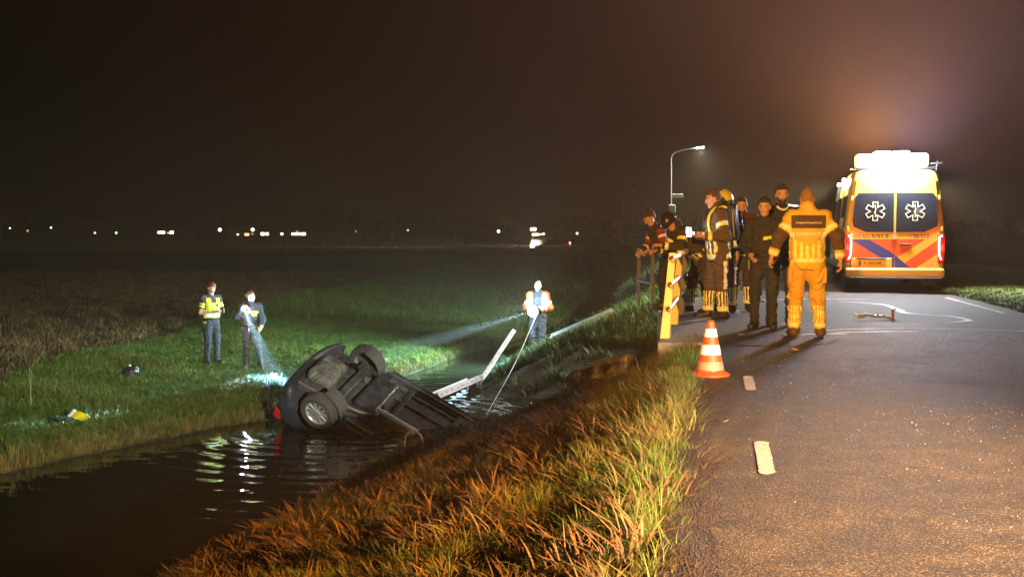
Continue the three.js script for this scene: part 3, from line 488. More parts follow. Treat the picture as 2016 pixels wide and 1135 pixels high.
  for (const k of ['L', 'R']) { const a = J['a' + k], b = [capsule(a.clone().add(V(0, 0.1 * s, 0)), a, B(0.056), B(0.054)), capsule(a.clone().add(V(0, -0.03 * s, -0.035 * s)), J['t' + k], B(0.05), B(0.043))]; const sole = a.y - 0.085 * s; wear('boot', b, { puff: 0.004, mat: o.boots ?? CL.boot, wrinkle: 0.001, cell: 0.012, cut: [(x, y, z) => sole + 0.004 - y] }); }
  return out;
}
// a sheet that lies on a garment: from a plane in front of (or behind) the wearer, dropped on to the cloth
function patchOn(p, name, mat, x0, x1, y0, y1, side, lift = 0.006, nu = 14, nv = 10) {
  const f = p.jacket.f, s = p.s;
  const g = grid(nu, nv, (u, v) => { const x = lerp(x0, x1, u) * s, y = lerp(y0, y1, v) * s; let z = side * 0.34; for (let k = 0; k < 50; k++) { const d = f(x, y, z); if (d < 0.002) break; z -= side * Math.max(0.0015, d * 0.6); if (z * side < -0.1) break; } return [x, y, z + side * lift]; }, (u, v) => [side > 0 ? u : 1 - u, v]);
  return part(name, g, mat, p.jacket.main ?? p.g);
}
const lettering = (w, h, draw, col = [0.85, 0.83, 0.75]) => { const t = canvasTex(w, h, (c) => { c.clearRect(0, 0, w, h); c.fillStyle = '#fff'; c.textAlign = 'center'; c.textBaseline = 'middle'; draw(c, w, h); }); const m = new THREE.MeshStandardMaterial({ map: t, alphaTest: 0.45, roughness: 0.5, side: THREE.DoubleSide }); m.color.setRGB(...col); return m; };
const band = (v, a, b) => v >= a && v < b;
// reflective trim of the dark fire kit: hoop on shoulder and elbow, hem band, upright bars over the hem
const fireTrim = { y: ['yellow_stripe', CL.yellow], s: ['silver_stripe', CL.silver] };
const fireJacket = (mat, o = {}) => ({ mat, straight: true, puff: 0.032, hem: 0.8, collar: 0.07, trim: fireTrim, sort: (q) => {
  const limb = q.limb; if (limb && limb[0] === 'u') { if (band(q.t, 0.36, 0.42) || band(q.t, 0.5, 0.56)) return 'y'; if (band(q.t, 0.42, 0.5)) return 's'; return null; }
  if (limb) { if (band(q.t, 0.62, 0.67) || band(q.t, 0.77, 0.82)) return 'y'; if (band(q.t, 0.67, 0.77)) return 's'; return null; }
  if (band(q.h, 0.83, 0.85) || band(q.h, 0.885, 0.905)) return 'y'; if (band(q.h, 0.85, 0.885)) return 's';
  if (band(q.h, 0.905, 1.08)) { const w = ((q.x + 5) * 14) % 1; if (w < 0.5) return w < 0.14 || w > 0.36 ? 'y' : 's'; }
  return null;
}, ...o });
const fireTrousers = (mat, o = {}) => ({ mat, puff: 0.036, hem: 0.1, trim: { ...fireTrim, w: ['side_stripe', CL.silver] }, sort: (q) => {
  if (!q.limb) return null;
  if (band(q.h, 0.12, 0.135) || band(q.h, 0.165, 0.18)) return 'y'; if (band(q.h, 0.135, 0.165)) return 's';
  if (band(q.h, 0.18, 0.38)) { const w = ((q.a + 9) * 1.9) % 1; return w < 0.55 ? (w < 0.16 || w > 0.4 ? 'y' : 's') : null; }
  if (band(q.h, 0.42, 0.8) && (q.limb[1] === 'L' ? Math.abs(q.a) < 0.42 : Math.abs(q.a) > 2.72)) return 'w';
  return null;
}, ...o });

// 1 firefighter in the mustard suit, back to us
{
  const p = person({ label: 'firefighter seen from behind in mustard yellow suit with lettered dark shoulder panel', at: [3.53, 0.02, -12.75], turn: 172, height: 1.8, nod: 14, look: -8, lean: 4,
    arms: { eL: [0.33, 1.2, -0.02], wL: [0.405, 0.97, 0.05], eR: [-0.34, 1.2, -0.04], wR: [-0.385, 0.93, 0.0] }, legs: { fL: [0.14, 0.085, 0.02], fR: [-0.16, 0.085, -0.02] }, palmL: [-1, 0, 0.2], curlL: 0.6, curlR: 0.6, boots: std(0.09, 0.06, 0.035, 0.6),
    top: { ...fireJacket(CL.mustard), collar: 0.085, trim: { y: ['yellow_stripe', CL.yellow], s: ['silver_stripe', CL.silver], e: ['elbow_patch', CL.patch], d: ['back_panel', CL.mustardDark], k: ['side_stripe', CL.silver] }, sort: (q) => {
      const l = q.limb; if (l && l[0] === 'u') return band(q.t, 0.42, 0.48) || band(q.t, 0.6, 0.66) ? 'y' : band(q.t, 0.48, 0.6) ? 's' : q.t > 0.7 && q.n !== 9 ? 'e' : null;
      if (l) return q.t < 0.55 ? 'e' : band(q.t, 0.66, 0.71) || band(q.t, 0.84, 0.89) ? 'y' : band(q.t, 0.71, 0.84) ? 's' : null;
      const dip = 1.07 + 0.6 * Math.abs(q.x);
      if (band(q.h, 0.885, 0.897) || band(q.h, 0.925, 0.937)) return 'y'; if (band(q.h, 0.897, 0.925)) return 's';
      if (band(q.h, 0.937, dip)) { const w = ((q.x + 5) * 15) % 1; return w < 0.62 ? (w < 0.2 || w > 0.44 ? 'y' : 's') : null; }
      if (band(q.h, dip, 1.25) && Math.abs(q.x) > 0.155) return 'k'; return null; } },
    bottom: { ...fireTrousers(CL.mustardDark), trim: { ...fireTrim, w: ['side_stripe', CL.mustard] } }, hair: std(0.3, 0.17, 0.07, 0.85), hairThick: 0.009, hairLong: true });
  patchOn(p, 'shoulder_panel', CL.patch, -0.2, 0.2, 1.3, 1.455, -1, 0.008);
  const t1 = lettering(512, 64, (c) => { c.font = 'bold 44px sans-serif'; c.fillText('hulpverleningsdienst', 256, 32, 500); }), t2 = lettering(512, 128, (c) => { c.font = 'bold 84px sans-serif'; c.fillText('BRANDWEER', 256, 50, 500); c.font = 'bold 26px sans-serif'; c.fillText('veiligheidsregio', 256, 108); }, [0.92, 0.9, 0.75]);
  patchOn(p, 'lettering', t1, -0.17, 0.17, 1.345, 1.385, -1, 0.013); patchOn(p, 'lettering', t2, -0.15, 0.15, 1.18, 1.265, -1, 0.009);
  for (const k of [-1, 1]) part('trouser_pocket', box(0.05, 0.19, 0.15, 0.2 * k, 0.74, 0.0, 0.02), CL.mustardDark, p.g);
}
// 2 big firefighter in profile with air set, looking at a phone
const phoneHolder = (() => {
  const p = person({ label: 'brown haired firefighter in profile with dark striped coat and black air set', at: [3.02, 0.01, -15.6], turn: -82, height: 1.92, nod: 14, lean: 6, look: 0, hair: CL.hairBrown, hairThick: 0.02,
    arms: { eL: [0.3, 1.13, 0.0], wL: [0.2, 1.13, 0.27], eR: [-0.28, 1.13, 0.02], wR: [-0.08, 1.15, 0.3] }, palmL: [-0.4, 1, 0], palmR: [0.3, 1, 0], curlL: 0.7, curlR: 0.7, legs: { fL: [0.13, 0.085, -0.04], fR: [-0.13, 0.085, 0.1] }, top: fireJacket(CL.brown), bottom: fireTrousers(CL.brown) });
  const c = p.J.chest, a = new THREE.Group(); a.name = 'air_set'; a.position.set(0, c.y + 0.02, c.z - 0.16); a.rotation.x = R(5); p.g.add(a);
  part('cylinder', [cyl(0.075, 0.075, 0.44, 0, -0.02, -0.1, 24), ball(0.075, 0, 0.2, -0.1, 1, 0.7, 1), ball(0.075, 0, -0.24, -0.1, 1, 0.7, 1)], std(0.02, 0.02, 0.022, 0.25), a);
  part('back_plate', box(0.26, 0.54, 0.03, 0, 0, -0.005, 0.012), CL.black, a); part('hose', tube([V(0.06, -0.28, -0.1), V(0.17, -0.05, -0.07), V(0.15, 0.22, -0.03), V(0.13, 0.24, 0.14), V(0.12, 0.05, 0.3)], 0.013, 30, 8), CL.black, a);
  part('valve', [cyl(0.025, 0.025, 0.07, 0, -0.32, -0.1), ball(0.03, 0, -0.37, -0.1)], CL.metal, a);
  for (const k of [-1, 1]) part('shoulder_strap', tube([V(0.11 * k, 0.2, 0.02), V(0.115 * k, 0.235, 0.12), V(0.12 * k, 0.13, 0.28), V(0.13 * k, -0.1, 0.31), V(0.16 * k, -0.24, 0.22)], 0.019, 20, 8), k > 0 ? CL.yellow : CL.black, a);
  part('chest_patch', box(0.012, 0.07, 0.05, 0.205, 0.02, 0.14), CL.silver, a);
  return p;
})();
// 3 firefighter behind him, in a yellow helmet
person({ label: 'firefighter in yellow helmet half hidden behind the brown haired one', at: [3.38, 0.01, -16.9], turn: -50, height: 1.93, nod: 12, helmet: CL.helmet, top: fireJacket(CL.dark), bottom: fireTrousers(CL.dark) });
// 4 short-haired man in a maroon-black jacket
person({ label: 'short haired firefighter facing the camera in dark jacket with maroon shoulders', at: [3.72, 0.01, -17.3], turn: -12, height: 1.87, nod: 16, look: -8, hair: CL.hairDark, hairThick: 0.009, arms: { eL: [0.29, 1.14, 0.02], wL: [0.15, 1.02, 0.2], eR: [-0.29, 1.14, 0.02], wR: [-0.15, 1.02, 0.2] }, palmL: [-0.6, 0, -1], palmR: [0.6, 0, -1],
  top: { ...fireJacket(CL.dark), collar: 0.06, hem: 0.84, trim: { ...fireTrim, m: ['shoulder_yoke', CL.maroon] }, sort: (q) => (!q.limb && q.h > 1.36) || (q.limb?.[0] === 'u' && q.t < 0.3) ? 'm' : !q.limb && band(q.h, 0.86, 0.89) ? 'y' : null }, bottom: fireTrousers(CL.dark) });
// 5 shorter officer, 6 tall bearded officer
const policeTop = (o = {}) => ({ mat: CL.navy, puff: 0.02, hem: 0.9, collar: 0.04, trim: { y: ['chest_stripe', CL.lime], s: ['sleeve_stripe', CL.lime] }, sort: (q) => (!q.limb && band(q.h, 1.27, 1.31) && q.front > 0.3 ? 'y' : q.limb?.[0] === 'u' && (band(q.t, 0.5, 0.58) || band(q.t, 0.66, 0.72)) ? 's' : null), ...o });
const belt = (p, taser) => {
  const h = p.J.hip, r = p.s; part('belt', new THREE.TorusGeometry(1, 0.14, 8, 40).rotateX(Math.PI / 2).scale(0.178 * r, 0.14 * r, 0.15 * r).translate(h.x, h.y + 0.05 * r, h.z), CL.black, p.g);
  part('holster', box(0.05, 0.16, 0.09, h.x - 0.2 * r, h.y - 0.08 * r, h.z, 0.015), CL.black, p.g);
  if (taser) part('taser', [box(0.03, 0.035, 0.13, taser[0] * r, h.y - 0.02 * r, taser[1] * r, 0.01), box(0.028, 0.09, 0.035, taser[0] * r, h.y - 0.07 * r, (taser[1] - 0.04) * r, 0.01)], std(0.85, 0.75, 0.02, 0.4), p.g);
};
{
  const p = person({ label: 'shorter officer in black jacket with green patch before the bearded man', at: [3.3, 0.01, -13.95], turn: -20, height: 1.74, nod: 10, look: -6, hair: CL.hairDark, hairThick: 0.016, hairLong: true, arms: { eL: [0.27, 1.14, 0.0], wL: [0.2, 0.99, 0.2], eR: [-0.27, 1.14, 0.0], wR: [-0.16, 1.0, 0.2] }, top: policeTop({ sort: (q) => (!q.limb && q.front > 0.3 && band(q.h, 1.2, 1.27) && band(q.x, 0.0, 0.13) && Math.abs(q.h - 1.235 - 0.14 * (q.x - 0.065)) < 0.022 ? 'y' : null) }), bottom: { mat: CL.navy, puff: 0.018 } });
  belt(p);
}
{
  const p = person({ label: 'tall bearded police officer facing the camera with yellow chest stripe', at: [3.66, 0.01, -14.5], turn: -6, height: 1.93, nod: 4, look: -4, hair: CL.hairDark, hairThick: 0.018, beard: CL.hairDark, arms: { eL: [0.31, 1.15, 0.03], wL: [0.19, 1.2, 0.24], eR: [-0.3, 1.14, 0.0], wR: [-0.2, 0.98, 0.16] }, palmL: [-0.5, 0.3, -1], curlL: 0.8, top: policeTop(), bottom: { mat: CL.navy, puff: 0.018 } });
  belt(p); const c = p.J.chest; part('radio', [box(0.06, 0.11, 0.03, 0.09, c.y + 0.06, c.z + 0.175, 0.01), rod(V(0.1, c.y + 0.1, c.z + 0.17), V(0.12, c.y + 0.2, c.z + 0.14), 0.006)], CL.black, p.g);
  part('stand_collar', tube([V(-0.07, p.J.neck.y + 0.04, 0.05), V(-0.02, p.J.neck.y - 0.0, 0.085), V(0.04, p.J.neck.y - 0.0, 0.08), V(0.08, p.J.neck.y + 0.04, 0.04)], 0.016, 20, 8), CL.white, p.g);
}
// 7 and 8 the two who lean over the railing
person({ label: 'firefighter bending over the railing with dark helmet and striped coat hem', at: [2.93, 0.0, -16.75], turn: -76, height: 1.84, lean: 52, shift: -0.05, nod: 52, helmet: CL.helmetDark, arms: { eL: [0.27, 1.02, 0.42], wL: [0.17, 1.06, 0.68], eR: [-0.25, 0.98, 0.4], wR: [-0.15, 0.98, 0.64] }, palmL: [-0.3, -1, 0], palmR: [0.3, -1, 0], curlL: 0.9, curlR: 0.9, legs: { fL: [0.12, 0.085, -0.12], fR: [-0.12, 0.085, 0.1] }, top: { ...fireJacket(CL.dark), hem: 0.8 }, bottom: fireTrousers(CL.dark) });
person({ label: 'person in red and dark jacket bowed over the grey railing looking down', at: [2.58, 0.0, -17.75], turn: -70, height: 1.76, lean: 30, nod: 44, hair: CL.hairDark, hairThick: 0.03, hairLong: true, arms: { eL: [0.26, 1.12, 0.2], wL: [0.16, 1.02, 0.42], eR: [-0.24, 1.1, 0.2], wR: [-0.14, 1.0, 0.42] }, palmL: [0, -1, 0.2], palmR: [0, -1, 0.2], curlL: 0.9, curlR: 0.9,
  top: { mat: CL.red, puff: 0.02, hem: 0.86, trim: { w: ['white_stripe', CL.white], d: ['dark_panel', CL.dark] }, sort: (q) => (q.limb ? (band(q.t, 0.42, 0.58) ? 'w' : q.limb[0] === 'f' ? 'd' : null) : band(q.h, 0.93, 1.0) ? 'w' : q.h > 1.2 ? 'd' : null) }, bottom: { mat: CL.navy, puff: 0.018 } });
// 9 rescuer with the lamp on the spit of land
const rescuer = (() => {
  const p = person({ label: 'bald rescuer in orange striped jacket holding a blinding lamp beside the ditch', at: at(0.62, 25.4, 0.0), turn: -14, height: 1.86, nod: 6, look: -14, arms: { eL: [0.29, 1.13, 0.0], wL: [0.13, 1.12, 0.27], eR: [-0.29, 1.13, 0.0], wR: [-0.12, 1.1, 0.27] }, palmL: [-1, 0.3, 0], palmR: [1, 0.3, 0], curlL: 0.9, curlR: 0.9, boots: CL.black,
    top: { mat: CL.orange, puff: 0.03, hem: 0.84, collar: 0.03, trim: { s: ['silver_stripe', CL.silver], d: ['dark_front', CL.navy] }, sort: (q) => (q.limb ? (band(q.t, 0.55, 0.72) ? 's' : null) : band(q.h, 0.86, 0.93) ? 's' : band(q.h, 0.98, 1.42) && band(Math.abs(q.x), 0.115, 0.16) ? 's' : q.front > 0.1 && Math.abs(q.x) < 0.115 && q.h > 0.93 ? 'd' : null) }, bottom: { mat: CL.blueGrey, puff: 0.034 } });
  return p;
})();
// 10 and 11 the two police officers on the far bank
const officer = (() => {
  const p = person({ label: 'police officer in yellow vest with bare forearms looking down at a phone', at: at(-6.62, 23.4, 0.0), turn: 48, height: 1.84, nod: 30, hair: CL.hairGinger, hairThick: 0.012, beard: CL.hairGinger, arms: { eL: [0.27, 1.13, 0.02], wL: [0.1, 1.16, 0.27], eR: [-0.28, 1.13, 0.02], wR: [-0.06, 1.15, 0.28] }, palmL: [-0.5, 1, 0], palmR: [0.5, 1, 0], curlL: 0.8, curlR: 0.8,
    top: { name: 'shirt', mat: CL.dark, short: true, puff: 0.012, hem: 0.92, collar: 0.02, trim: { y: ['sleeve_stripe', CL.yellow] }, sort: (q) => (q.limb && (band(q.t, 0.34, 0.44) || band(q.t, 0.52, 0.62)) ? 'y' : null) }, bottom: { mat: CL.denim, puff: 0.02 } });
  const bones = p.torso(); p.wear('vest', bones, { puff: 0.03, mat: CL.lime, trim: { w: ['white_band', CL.silver], b: ['vest_pouch', CL.black] }, cut: [(x, y, z) => 1.0 * p.s - y, (x, y, z) => y - 1.44 * p.s], sort: (x, y, z) => { const h = y / p.s, ax = Math.abs(x) / p.s; if (ax > 0.165 && h > 1.2) return null; if (h > 1.34 && ax < 0.06) return null; return band(h, 1.04, 1.11) ? 'w' : z > 0.05 && band(h, 1.25, 1.31) && band(x / p.s, 0.02, 0.1) ? 'b' : 'cloth'; } });
  belt(p, [-0.21, 0.06]); return p;
})();
const torchOfficer = (() => {
  const p = person({ label: 'policewoman in dark uniform shining a torch down from her shoulder', at: at(-5.72, 23.3, 0.0), turn: 12, height: 1.74, female: true, nod: 2, look: 68, hair: CL.hairBrown, hairThick: 0.012, hairLong: true, bun: true, arms: { eL: [0.27, 1.12, -0.02], wL: [0.24, 0.98, 0.2], eR: [-0.3, 1.16, 0.0], wR: [-0.17, 1.37, 0.16] }, palmR: [1, 0, 0.4], curlR: 1.0, legs: { fL: [0.2, 0.085, 0.02], fR: [-0.12, 0.085, 0.0] },
    top: { ...policeTop(), sort: (q) => (!q.limb && q.front > 0.2 && (band(q.h, 1.27, 1.31) || (band(q.h, 1.2, 1.27) && band(q.x, 0.03, 0.13))) ? 'y' : null) }, bottom: { mat: CL.denim, puff: 0.016 } });
  belt(p, [0.17, 0.12]); const h = p.J.hip; part('key_chain', [rod(V(-0.04, h.y + 0.04, 0.15), V(-0.045, h.y - 0.08, 0.165), 0.008), ball(0.016, -0.045, h.y - 0.09, 0.165)], CL.metal, p.g); return p;
})();
// ---------------------------------------------------------------- railing, bridge, log, ladders
const galv = std(0.1, 0.105, 0.105, 0.6, 0.3), concrete = std(0.2, 0.18, 0.16, 0.9, 0, { bumpMap: grain, bumpScale: 0.01 }), alu = std(0.72, 0.74, 0.76, 0.4, 0.35), steelYellow = std(0.74, 0.5, 0.12, 0.5);
{ // bridge: deck edge and abutments of the small bridge that carries the road
  const t = thing('bridge', 'low concrete bridge edge under the road beside the yellow railing posts', 'bridge', [0, 0, 0]);
  const side = (off, y0, y1, d0, d1, thick) => grid(1, 20, () => [0, 0, 0]) && loft(Array.from({ length: 15 }, (_, i) => { const d = lerp(d0, d1, i / 14), x = roadLeft(d) + off; return [[x, y0, -d], [x + thick, y0, -d], [x + thick, y1, -d], [x, y1, -d]]; })).toNonIndexed();
  const deckEdge = side(-0.55, -0.42, 0.035, 11.9, 20.6, 0.6); deckEdge.computeVertexNormals(); part('deck_edge', deckEdge, concrete, t);
  const slab = side(0.0, -0.45, -0.02, 12.4, 20.2, 5.0); slab.computeVertexNormals(); part('slab', slab, concrete, t);
  part('abutment', box(5.5, 2.2, 0.5, 4.9, -1.35, -13.0, 0.03), concrete, t); part('abutment', box(5.5, 2.2, 0.5, 5.6, -1.35, -20.6, 0.03), concrete, t);
}
{ // near railing: three bent flat posts and three tubes that run away along the road
  const t = thing('bridge_railing', 'railing of yellow lit steel posts with open ended tubes at the bridge', 'railing', [0, 0, 0]);
  const dir = V(0.8, 0, -3.8).normalize();
  const postAt = [[1.80, 12.4], [2.2, 14.35], [2.58, 16.2]];
  for (const [i, [x, d]] of postAt.entries()) {
    const sh = new THREE.Shape(); const hgt = 1.0; sh.moveTo(-0.07, -0.02); sh.lineTo(0.03, -0.02); sh.lineTo(0.1, hgt); sh.lineTo(0.03, hgt); sh.closePath();
    const g = new THREE.ExtrudeGeometry(sh, { depth: 0.012, bevelEnabled: true, bevelSize: 0.003, bevelThickness: 0.003, bevelSegments: 1 }).translate(0, 0, -0.006);
    const fl = new THREE.ExtrudeGeometry((() => { const q = new THREE.Shape(); q.moveTo(0, -0.02); q.lineTo(0.3, -0.02); q.lineTo(0.2, hgt); q.lineTo(0, hgt); q.closePath(); return q; })(), { depth: 0.012, bevelEnabled: false }).rotateY(Math.PI / 2).applyMatrix4(new THREE.Matrix4().makeShear(0.07, 0, 0, 0, 0, 0)).translate(0.026, 0, -0.012);
    const m = part('post', [g, fl], i < 2 ? steelYellow : galv, t); m.position.set(x, 0.03, -d); m.rotation.y = R(-12); m.scale.setScalar(1);
  }
  for (const h of [0.94, 0.64, 0.36]) {
    const off = 0.035 + (h - 0.64) * 0.06, a = V(1.80 + off, 0.03 + h, -12.32).addScaledVector(dir, -0.16), b = V(2.58 + off, 0.03 + h, -16.2).addScaledVector(dir, 0.3);
    const tubeG = new THREE.LatheGeometry([[0.034, 0], [0.034, 1], [0.028, 1], [0.028, 0], [0.034, 0]].map(([r, y]) => new THREE.Vector2(r, y * a.distanceTo(b))), 20);
    tubeG.applyQuaternion(new THREE.Quaternion().setFromUnitVectors(V(0, 1, 0), b.clone().sub(a).normalize())); tubeG.translate(a.x, a.y, a.z);
    part('tube_rail', tubeG, std(0.62, 0.5, 0.36, 0.4, 0.5), t);
  }
}
{ // grey galvanised railing further back
  const t = thing('ditch_railing', 'grey galvanised railing with two bars at the far end of the bridge', 'railing', [0, 0, 0]);
  const A = V(2.28, 0, -19.2), B = V(2.4, 0, -18.2), C = V(3.1, 0, -17.95);
  for (const p of [A, B]) part('post', box(0.05, 1.06, 0.05, p.x, 0.5, p.z, 0.01), galv, t);
  for (const h of [1.0, 0.42]) for (const [p, q] of [[A, B], [B, C]]) part('bar', rod(p.clone().setY(h), q.clone().setY(h), 0.027), galv, t);
}
{ // weathered log at the corner of the verge
  const r = rng(3), a = V(0.78, -0.79, -14.6), b = V(1.55, -0.44, -13.8), dir = b.clone().sub(a), L = dir.length(), n = 36, secs = [];
  for (let k = 0; k <= 30; k++) { const t = k / 30, e = 0.125 * Math.sqrt(Math.max(0.0, Math.min(1, t * 9 + 0.2))) , ring = []; for (let i = 0; i < n; i++) { const th = i / n * 6.2832, q = e * (1 + 0.28 * noise(Math.cos(th) * 1.6, Math.sin(th) * 1.6, t * 3) + 0.12 * noise(th * 4, t * 9)); ring.push([Math.cos(th) * q, t * L, Math.sin(th) * q]); } secs.push(ring); }
  const g = loft(secs); g.applyQuaternion(new THREE.Quaternion().setFromUnitVectors(V(0, 1, 0), dir.clone().normalize()));
  const t = thing('log', 'thick weathered pale log end jutting from the verge over the dark ditch', 'log', [a.x, a.y, a.z]);
  part('trunk', g, std(0.62, 0.6, 0.56, 0.95, 0, { map: soilTex, vertexColors: true }), t);
  { const k = t.children[0].geometry, p = k.attributes.position, c = []; for (let i = 0; i < p.count; i++) { const v = 0.55 + 0.9 * noise(p.getX(i) * 7, p.getY(i) * 7, p.getZ(i) * 7) + 0.5 * noise(p.getX(i) * 22, p.getY(i) * 22, p.getZ(i) * 22); c.push(v, v * 0.97, v * 0.9); k.attributes.uv.setXY(i, p.getX(i) * 2, p.getZ(i) * 2 + p.getY(i)); } k.setAttribute('color', new THREE.Float32BufferAttribute(c, 3)); }
  for (let i = 0; i < 14; i++) { const u = 0.25 + 0.5 * r(), c = dir.clone().multiplyScalar(u), k = 0.025 + 0.03 * r(); part('moss', ball(k, c.x + 0.08 * (r() - 0.5), c.y + 0.155, c.z + 0.1 * (r() - 0.5), 1.4, 0.5, 1.2), std(0.12, 0.13, 0.02, 0.95), t); }
}
function ladder(label, a, b, out, rungs, mat, w = 0.34, half = 0.055, name = 'ladder') {  // two flat rails from a to b, out = towards the second rail
  const t = thing(name, label, 'ladder', [a.x, a.y, a.z], 0), d = b.clone().sub(a), L = d.length(), y = d.clone().normalize(), x = out.clone().addScaledVector(y, -out.dot(y)).normalize(), z = x.clone().cross(y);
  const inner = new THREE.Group(); const M = new THREE.Matrix4().makeBasis(x, y, z); 
  const put = (nm, g, m) => part(nm, g.applyMatrix4(M), m, t);
  const rail = (u) => { const hs = new THREE.Shape(), b2 = half; hs.moveTo(-b2, 0); hs.lineTo(b2, 0); hs.lineTo(b2, L); hs.lineTo(-b2, L); hs.closePath(); return new THREE.ExtrudeGeometry(hs, { depth: 0.022, bevelEnabled: true, bevelSize: 0.006, bevelThickness: 0.006, bevelSegments: 2 }).rotateY(Math.PI / 2).translate(u - 0.011, 0, 0); };
  put('rail', rail(0), mat); put('rail', rail(w), mat);
  for (let k = 0; k < rungs; k++) { const h = (k + 0.5) / rungs * L; put('rung', new THREE.CylinderGeometry(0.015, 0.015, w, 10).rotateZ(Math.PI / 2).translate(w / 2, h, 0), mat); for (const u of [-0.02, w + 0.02]) put('rivet', new THREE.CylinderGeometry(0.013, 0.013, 0.012, 10).rotateZ(Math.PI / 2).translate(u, h, 0), CL.black); }
  return t;
}
ladder('bright white aluminium ladder standing up at a slant before the rescuer', V(-0.62, -1.74, -22.0), V(0.04, -0.88, -23.6), V(-0.013, -0.1, -1), 5, alu, 0.34, 0.042);
ladder('dull grey ladder lying low over the dark water behind the wreck', V(-1.35, -1.68, -19.3), V(-0.62, -1.7, -22.0), V(-0.04, -0.1, -1), 9, std(0.36, 0.34, 0.4, 0.45, 0.4));
{ const p = V(...at(0.9, 24, 0.2)), q = V(...at(2.25, 23.8, 0.2)); ladder('white aluminium ladder lying on the grassy bank beside the rescuer', p, q, V(0, 0.05, -1), 7, alu, 0.34, 0.085);
  const t = thing('strap', 'black strap tied round the ladder on the bank', 'strap', [0, 0, 0]); part('band', tube([p.clone().lerp(q, 0.26).add(V(-0.02, -0.1, 0.1)), p.clone().lerp(q, 0.27).add(V(0, 0.06, 0.06)), p.clone().lerp(q, 0.28).add(V(0.01, 0.07, -0.3))], 0.009, 12, 6), CL.black, t); }

// ---------------------------------------------------------------- cone
{
  const t = thing('traffic_cone', 'scuffed orange and white traffic cone standing at the road edge', 'traffic cone', roadPoint(9.3, 0.04, 0.008), 0.4);
  const orange = std(0.8, 0.11, 0.02, 0.5, 0, { map: dataTex(128, (() => { const a = tileNoise(128, 30, 41), b = tileNoise(128, 8, 42); return (i, j) => { const v = a(i, j) > 0.74 && b(i, j) > 0.45 ? 1 : 0; return [0.95, 0.85 + v * 0.15, 0.8 + v * 0.2]; }; })(), 0, true) }), wh = std(0.82, 0.8, 0.78, 0.45);
  const Rr = (y) => 0.122 - 0.092 * (y - 0.03) / 0.45, seg = (y0, y1, e = 0) => new THREE.LatheGeometry([[Rr(y0) + e, y0], [Rr(y1) + e, y1]].map((v) => new THREE.Vector2(...v)), 32);
  part('base', [new THREE.LatheGeometry([[0, 0], [0.165, 0], [0.17, 0.012], [0.165, 0.024], [0.14, 0.034], [0.122, 0.05]].map((v) => new THREE.Vector2(...v)), 40)], orange, t);
  part('cone_body', [seg(0.04, 0.47), new THREE.LatheGeometry([[Rr(0.47), 0.47], [0.026, 0.485], [0.018, 0.485]].map((v) => new THREE.Vector2(...v)), 32)], orange, t);
  part('white_band', seg(0.19, 0.275, 0.003), wh, t); part('white_band', seg(0.345, 0.415, 0.003), wh, t); part('scuffed_band', seg(0.06, 0.13, 0.002), std(0.78, 0.3, 0.2, 0.6, 0, { map: orange.map }), t);
}
// ---------------------------------------------------------------- torn metal strip on the road, hoop, plate, bag, post
{
  const t = thing('metal_strip', 'torn bent metal car strip lying on the road before the ambulance', 'car debris', [5.22, 0.02, -15.3], 0.05); t.scale.setScalar(0.86); const m = std(0.5, 0.47, 0.4, 0.4, 0.6), rust = std(0.3, 0.11, 0.04, 0.8);
  part('bar', tube([V(-0.36, 0.1, 0), V(-0.28, 0.075, 0.03), V(-0.16, 0.09, 0.01), V(0.02, 0.06, 0), V(0.16, 0.055, -0.02), V(0.3, 0.035, 0)], 0.02, 30, 6), m, t);
  part('flange', [tube([V(-0.36, 0.1, 0.0), V(-0.3, 0.045, 0.05), V(-0.2, 0.05, 0.05), V(-0.14, 0.085, 0.01)], 0.012, 16, 6), box(0.16, 0.008, 0.08, -0.26, 0.07, 0.02, 0.003)], m, t);
  part('clip', [ball(0.016, 0.05, 0.085, 0), ball(0.014, 0.16, 0.08, 0), ball(0.013, -0.02, 0.09, 0)], galv, t);
  part('rusty_bracket', [box(0.03, 0.15, 0.05, 0.31, 0.08, 0, 0.01), box(0.06, 0.02, 0.07, 0.31, 0.012, 0, 0.006), rod(V(0.28, 0.15, 0), V(0.36, 0.19, 0.02), 0.012)], rust, t);
}
{ const r = rng(9); for (const [x, d, l] of [[1.4, 6.95, 'small dark twig lying on the asphalt left of the road centre'], [2.0, 9.0, 'white bit of litter on the mud behind the cone'], [4.55, 19.3, 'dark stone on the road in front of the ambulance'], [3.0, 11.3, 'pale straw on the muddy asphalt by the boots']]) { const t = thing(l.includes('stone') ? 'stone' : l.includes('litter') ? 'litter_scrap' : 'twig', l, l.includes('stone') ? 'stone' : l.includes('litter') ? 'litter' : 'twig', [x, 0.02, -d], r() * 6); if (l.includes('stone')) part('stone', new THREE.DodecahedronGeometry(0.03, 1).scale(1.3, 0.6, 1).translate(0, 0.02, 0), CL.dark, t); else if (l.includes('litter')) part('scrap', grid(4, 4, (u, v) => [(u - 0.5) * 0.06, 0.012 + 0.01 * noise(u * 4, v * 4), (v - 0.5) * 0.05]), CL.white, t); else part('stem', tube([V(-0.06, 0.006, 0), V(0, 0.012, 0.02), V(0.07, 0.006, -0.02)], 0.005, 10, 5), l.includes('straw') ? std(0.5, 0.4, 0.2) : CL.brown, t); } }
{ const t = thing('hose_loop', 'thin grey hose loop sticking out of the near bank at the water', 'hose', [-1.42, -1.75, -15.3], 0.2); part('loop', tube([V(-0.13, -0.3, 0), V(-0.13, 0.02, 0), V(-0.09, 0.13, 0), V(0.02, 0.15, 0.01), V(0.1, 0.09, 0.02), V(0.12, -0.05, 0.03)], 0.014, 30, 8), std(0.35, 0.37, 0.4, 0.4), t); }
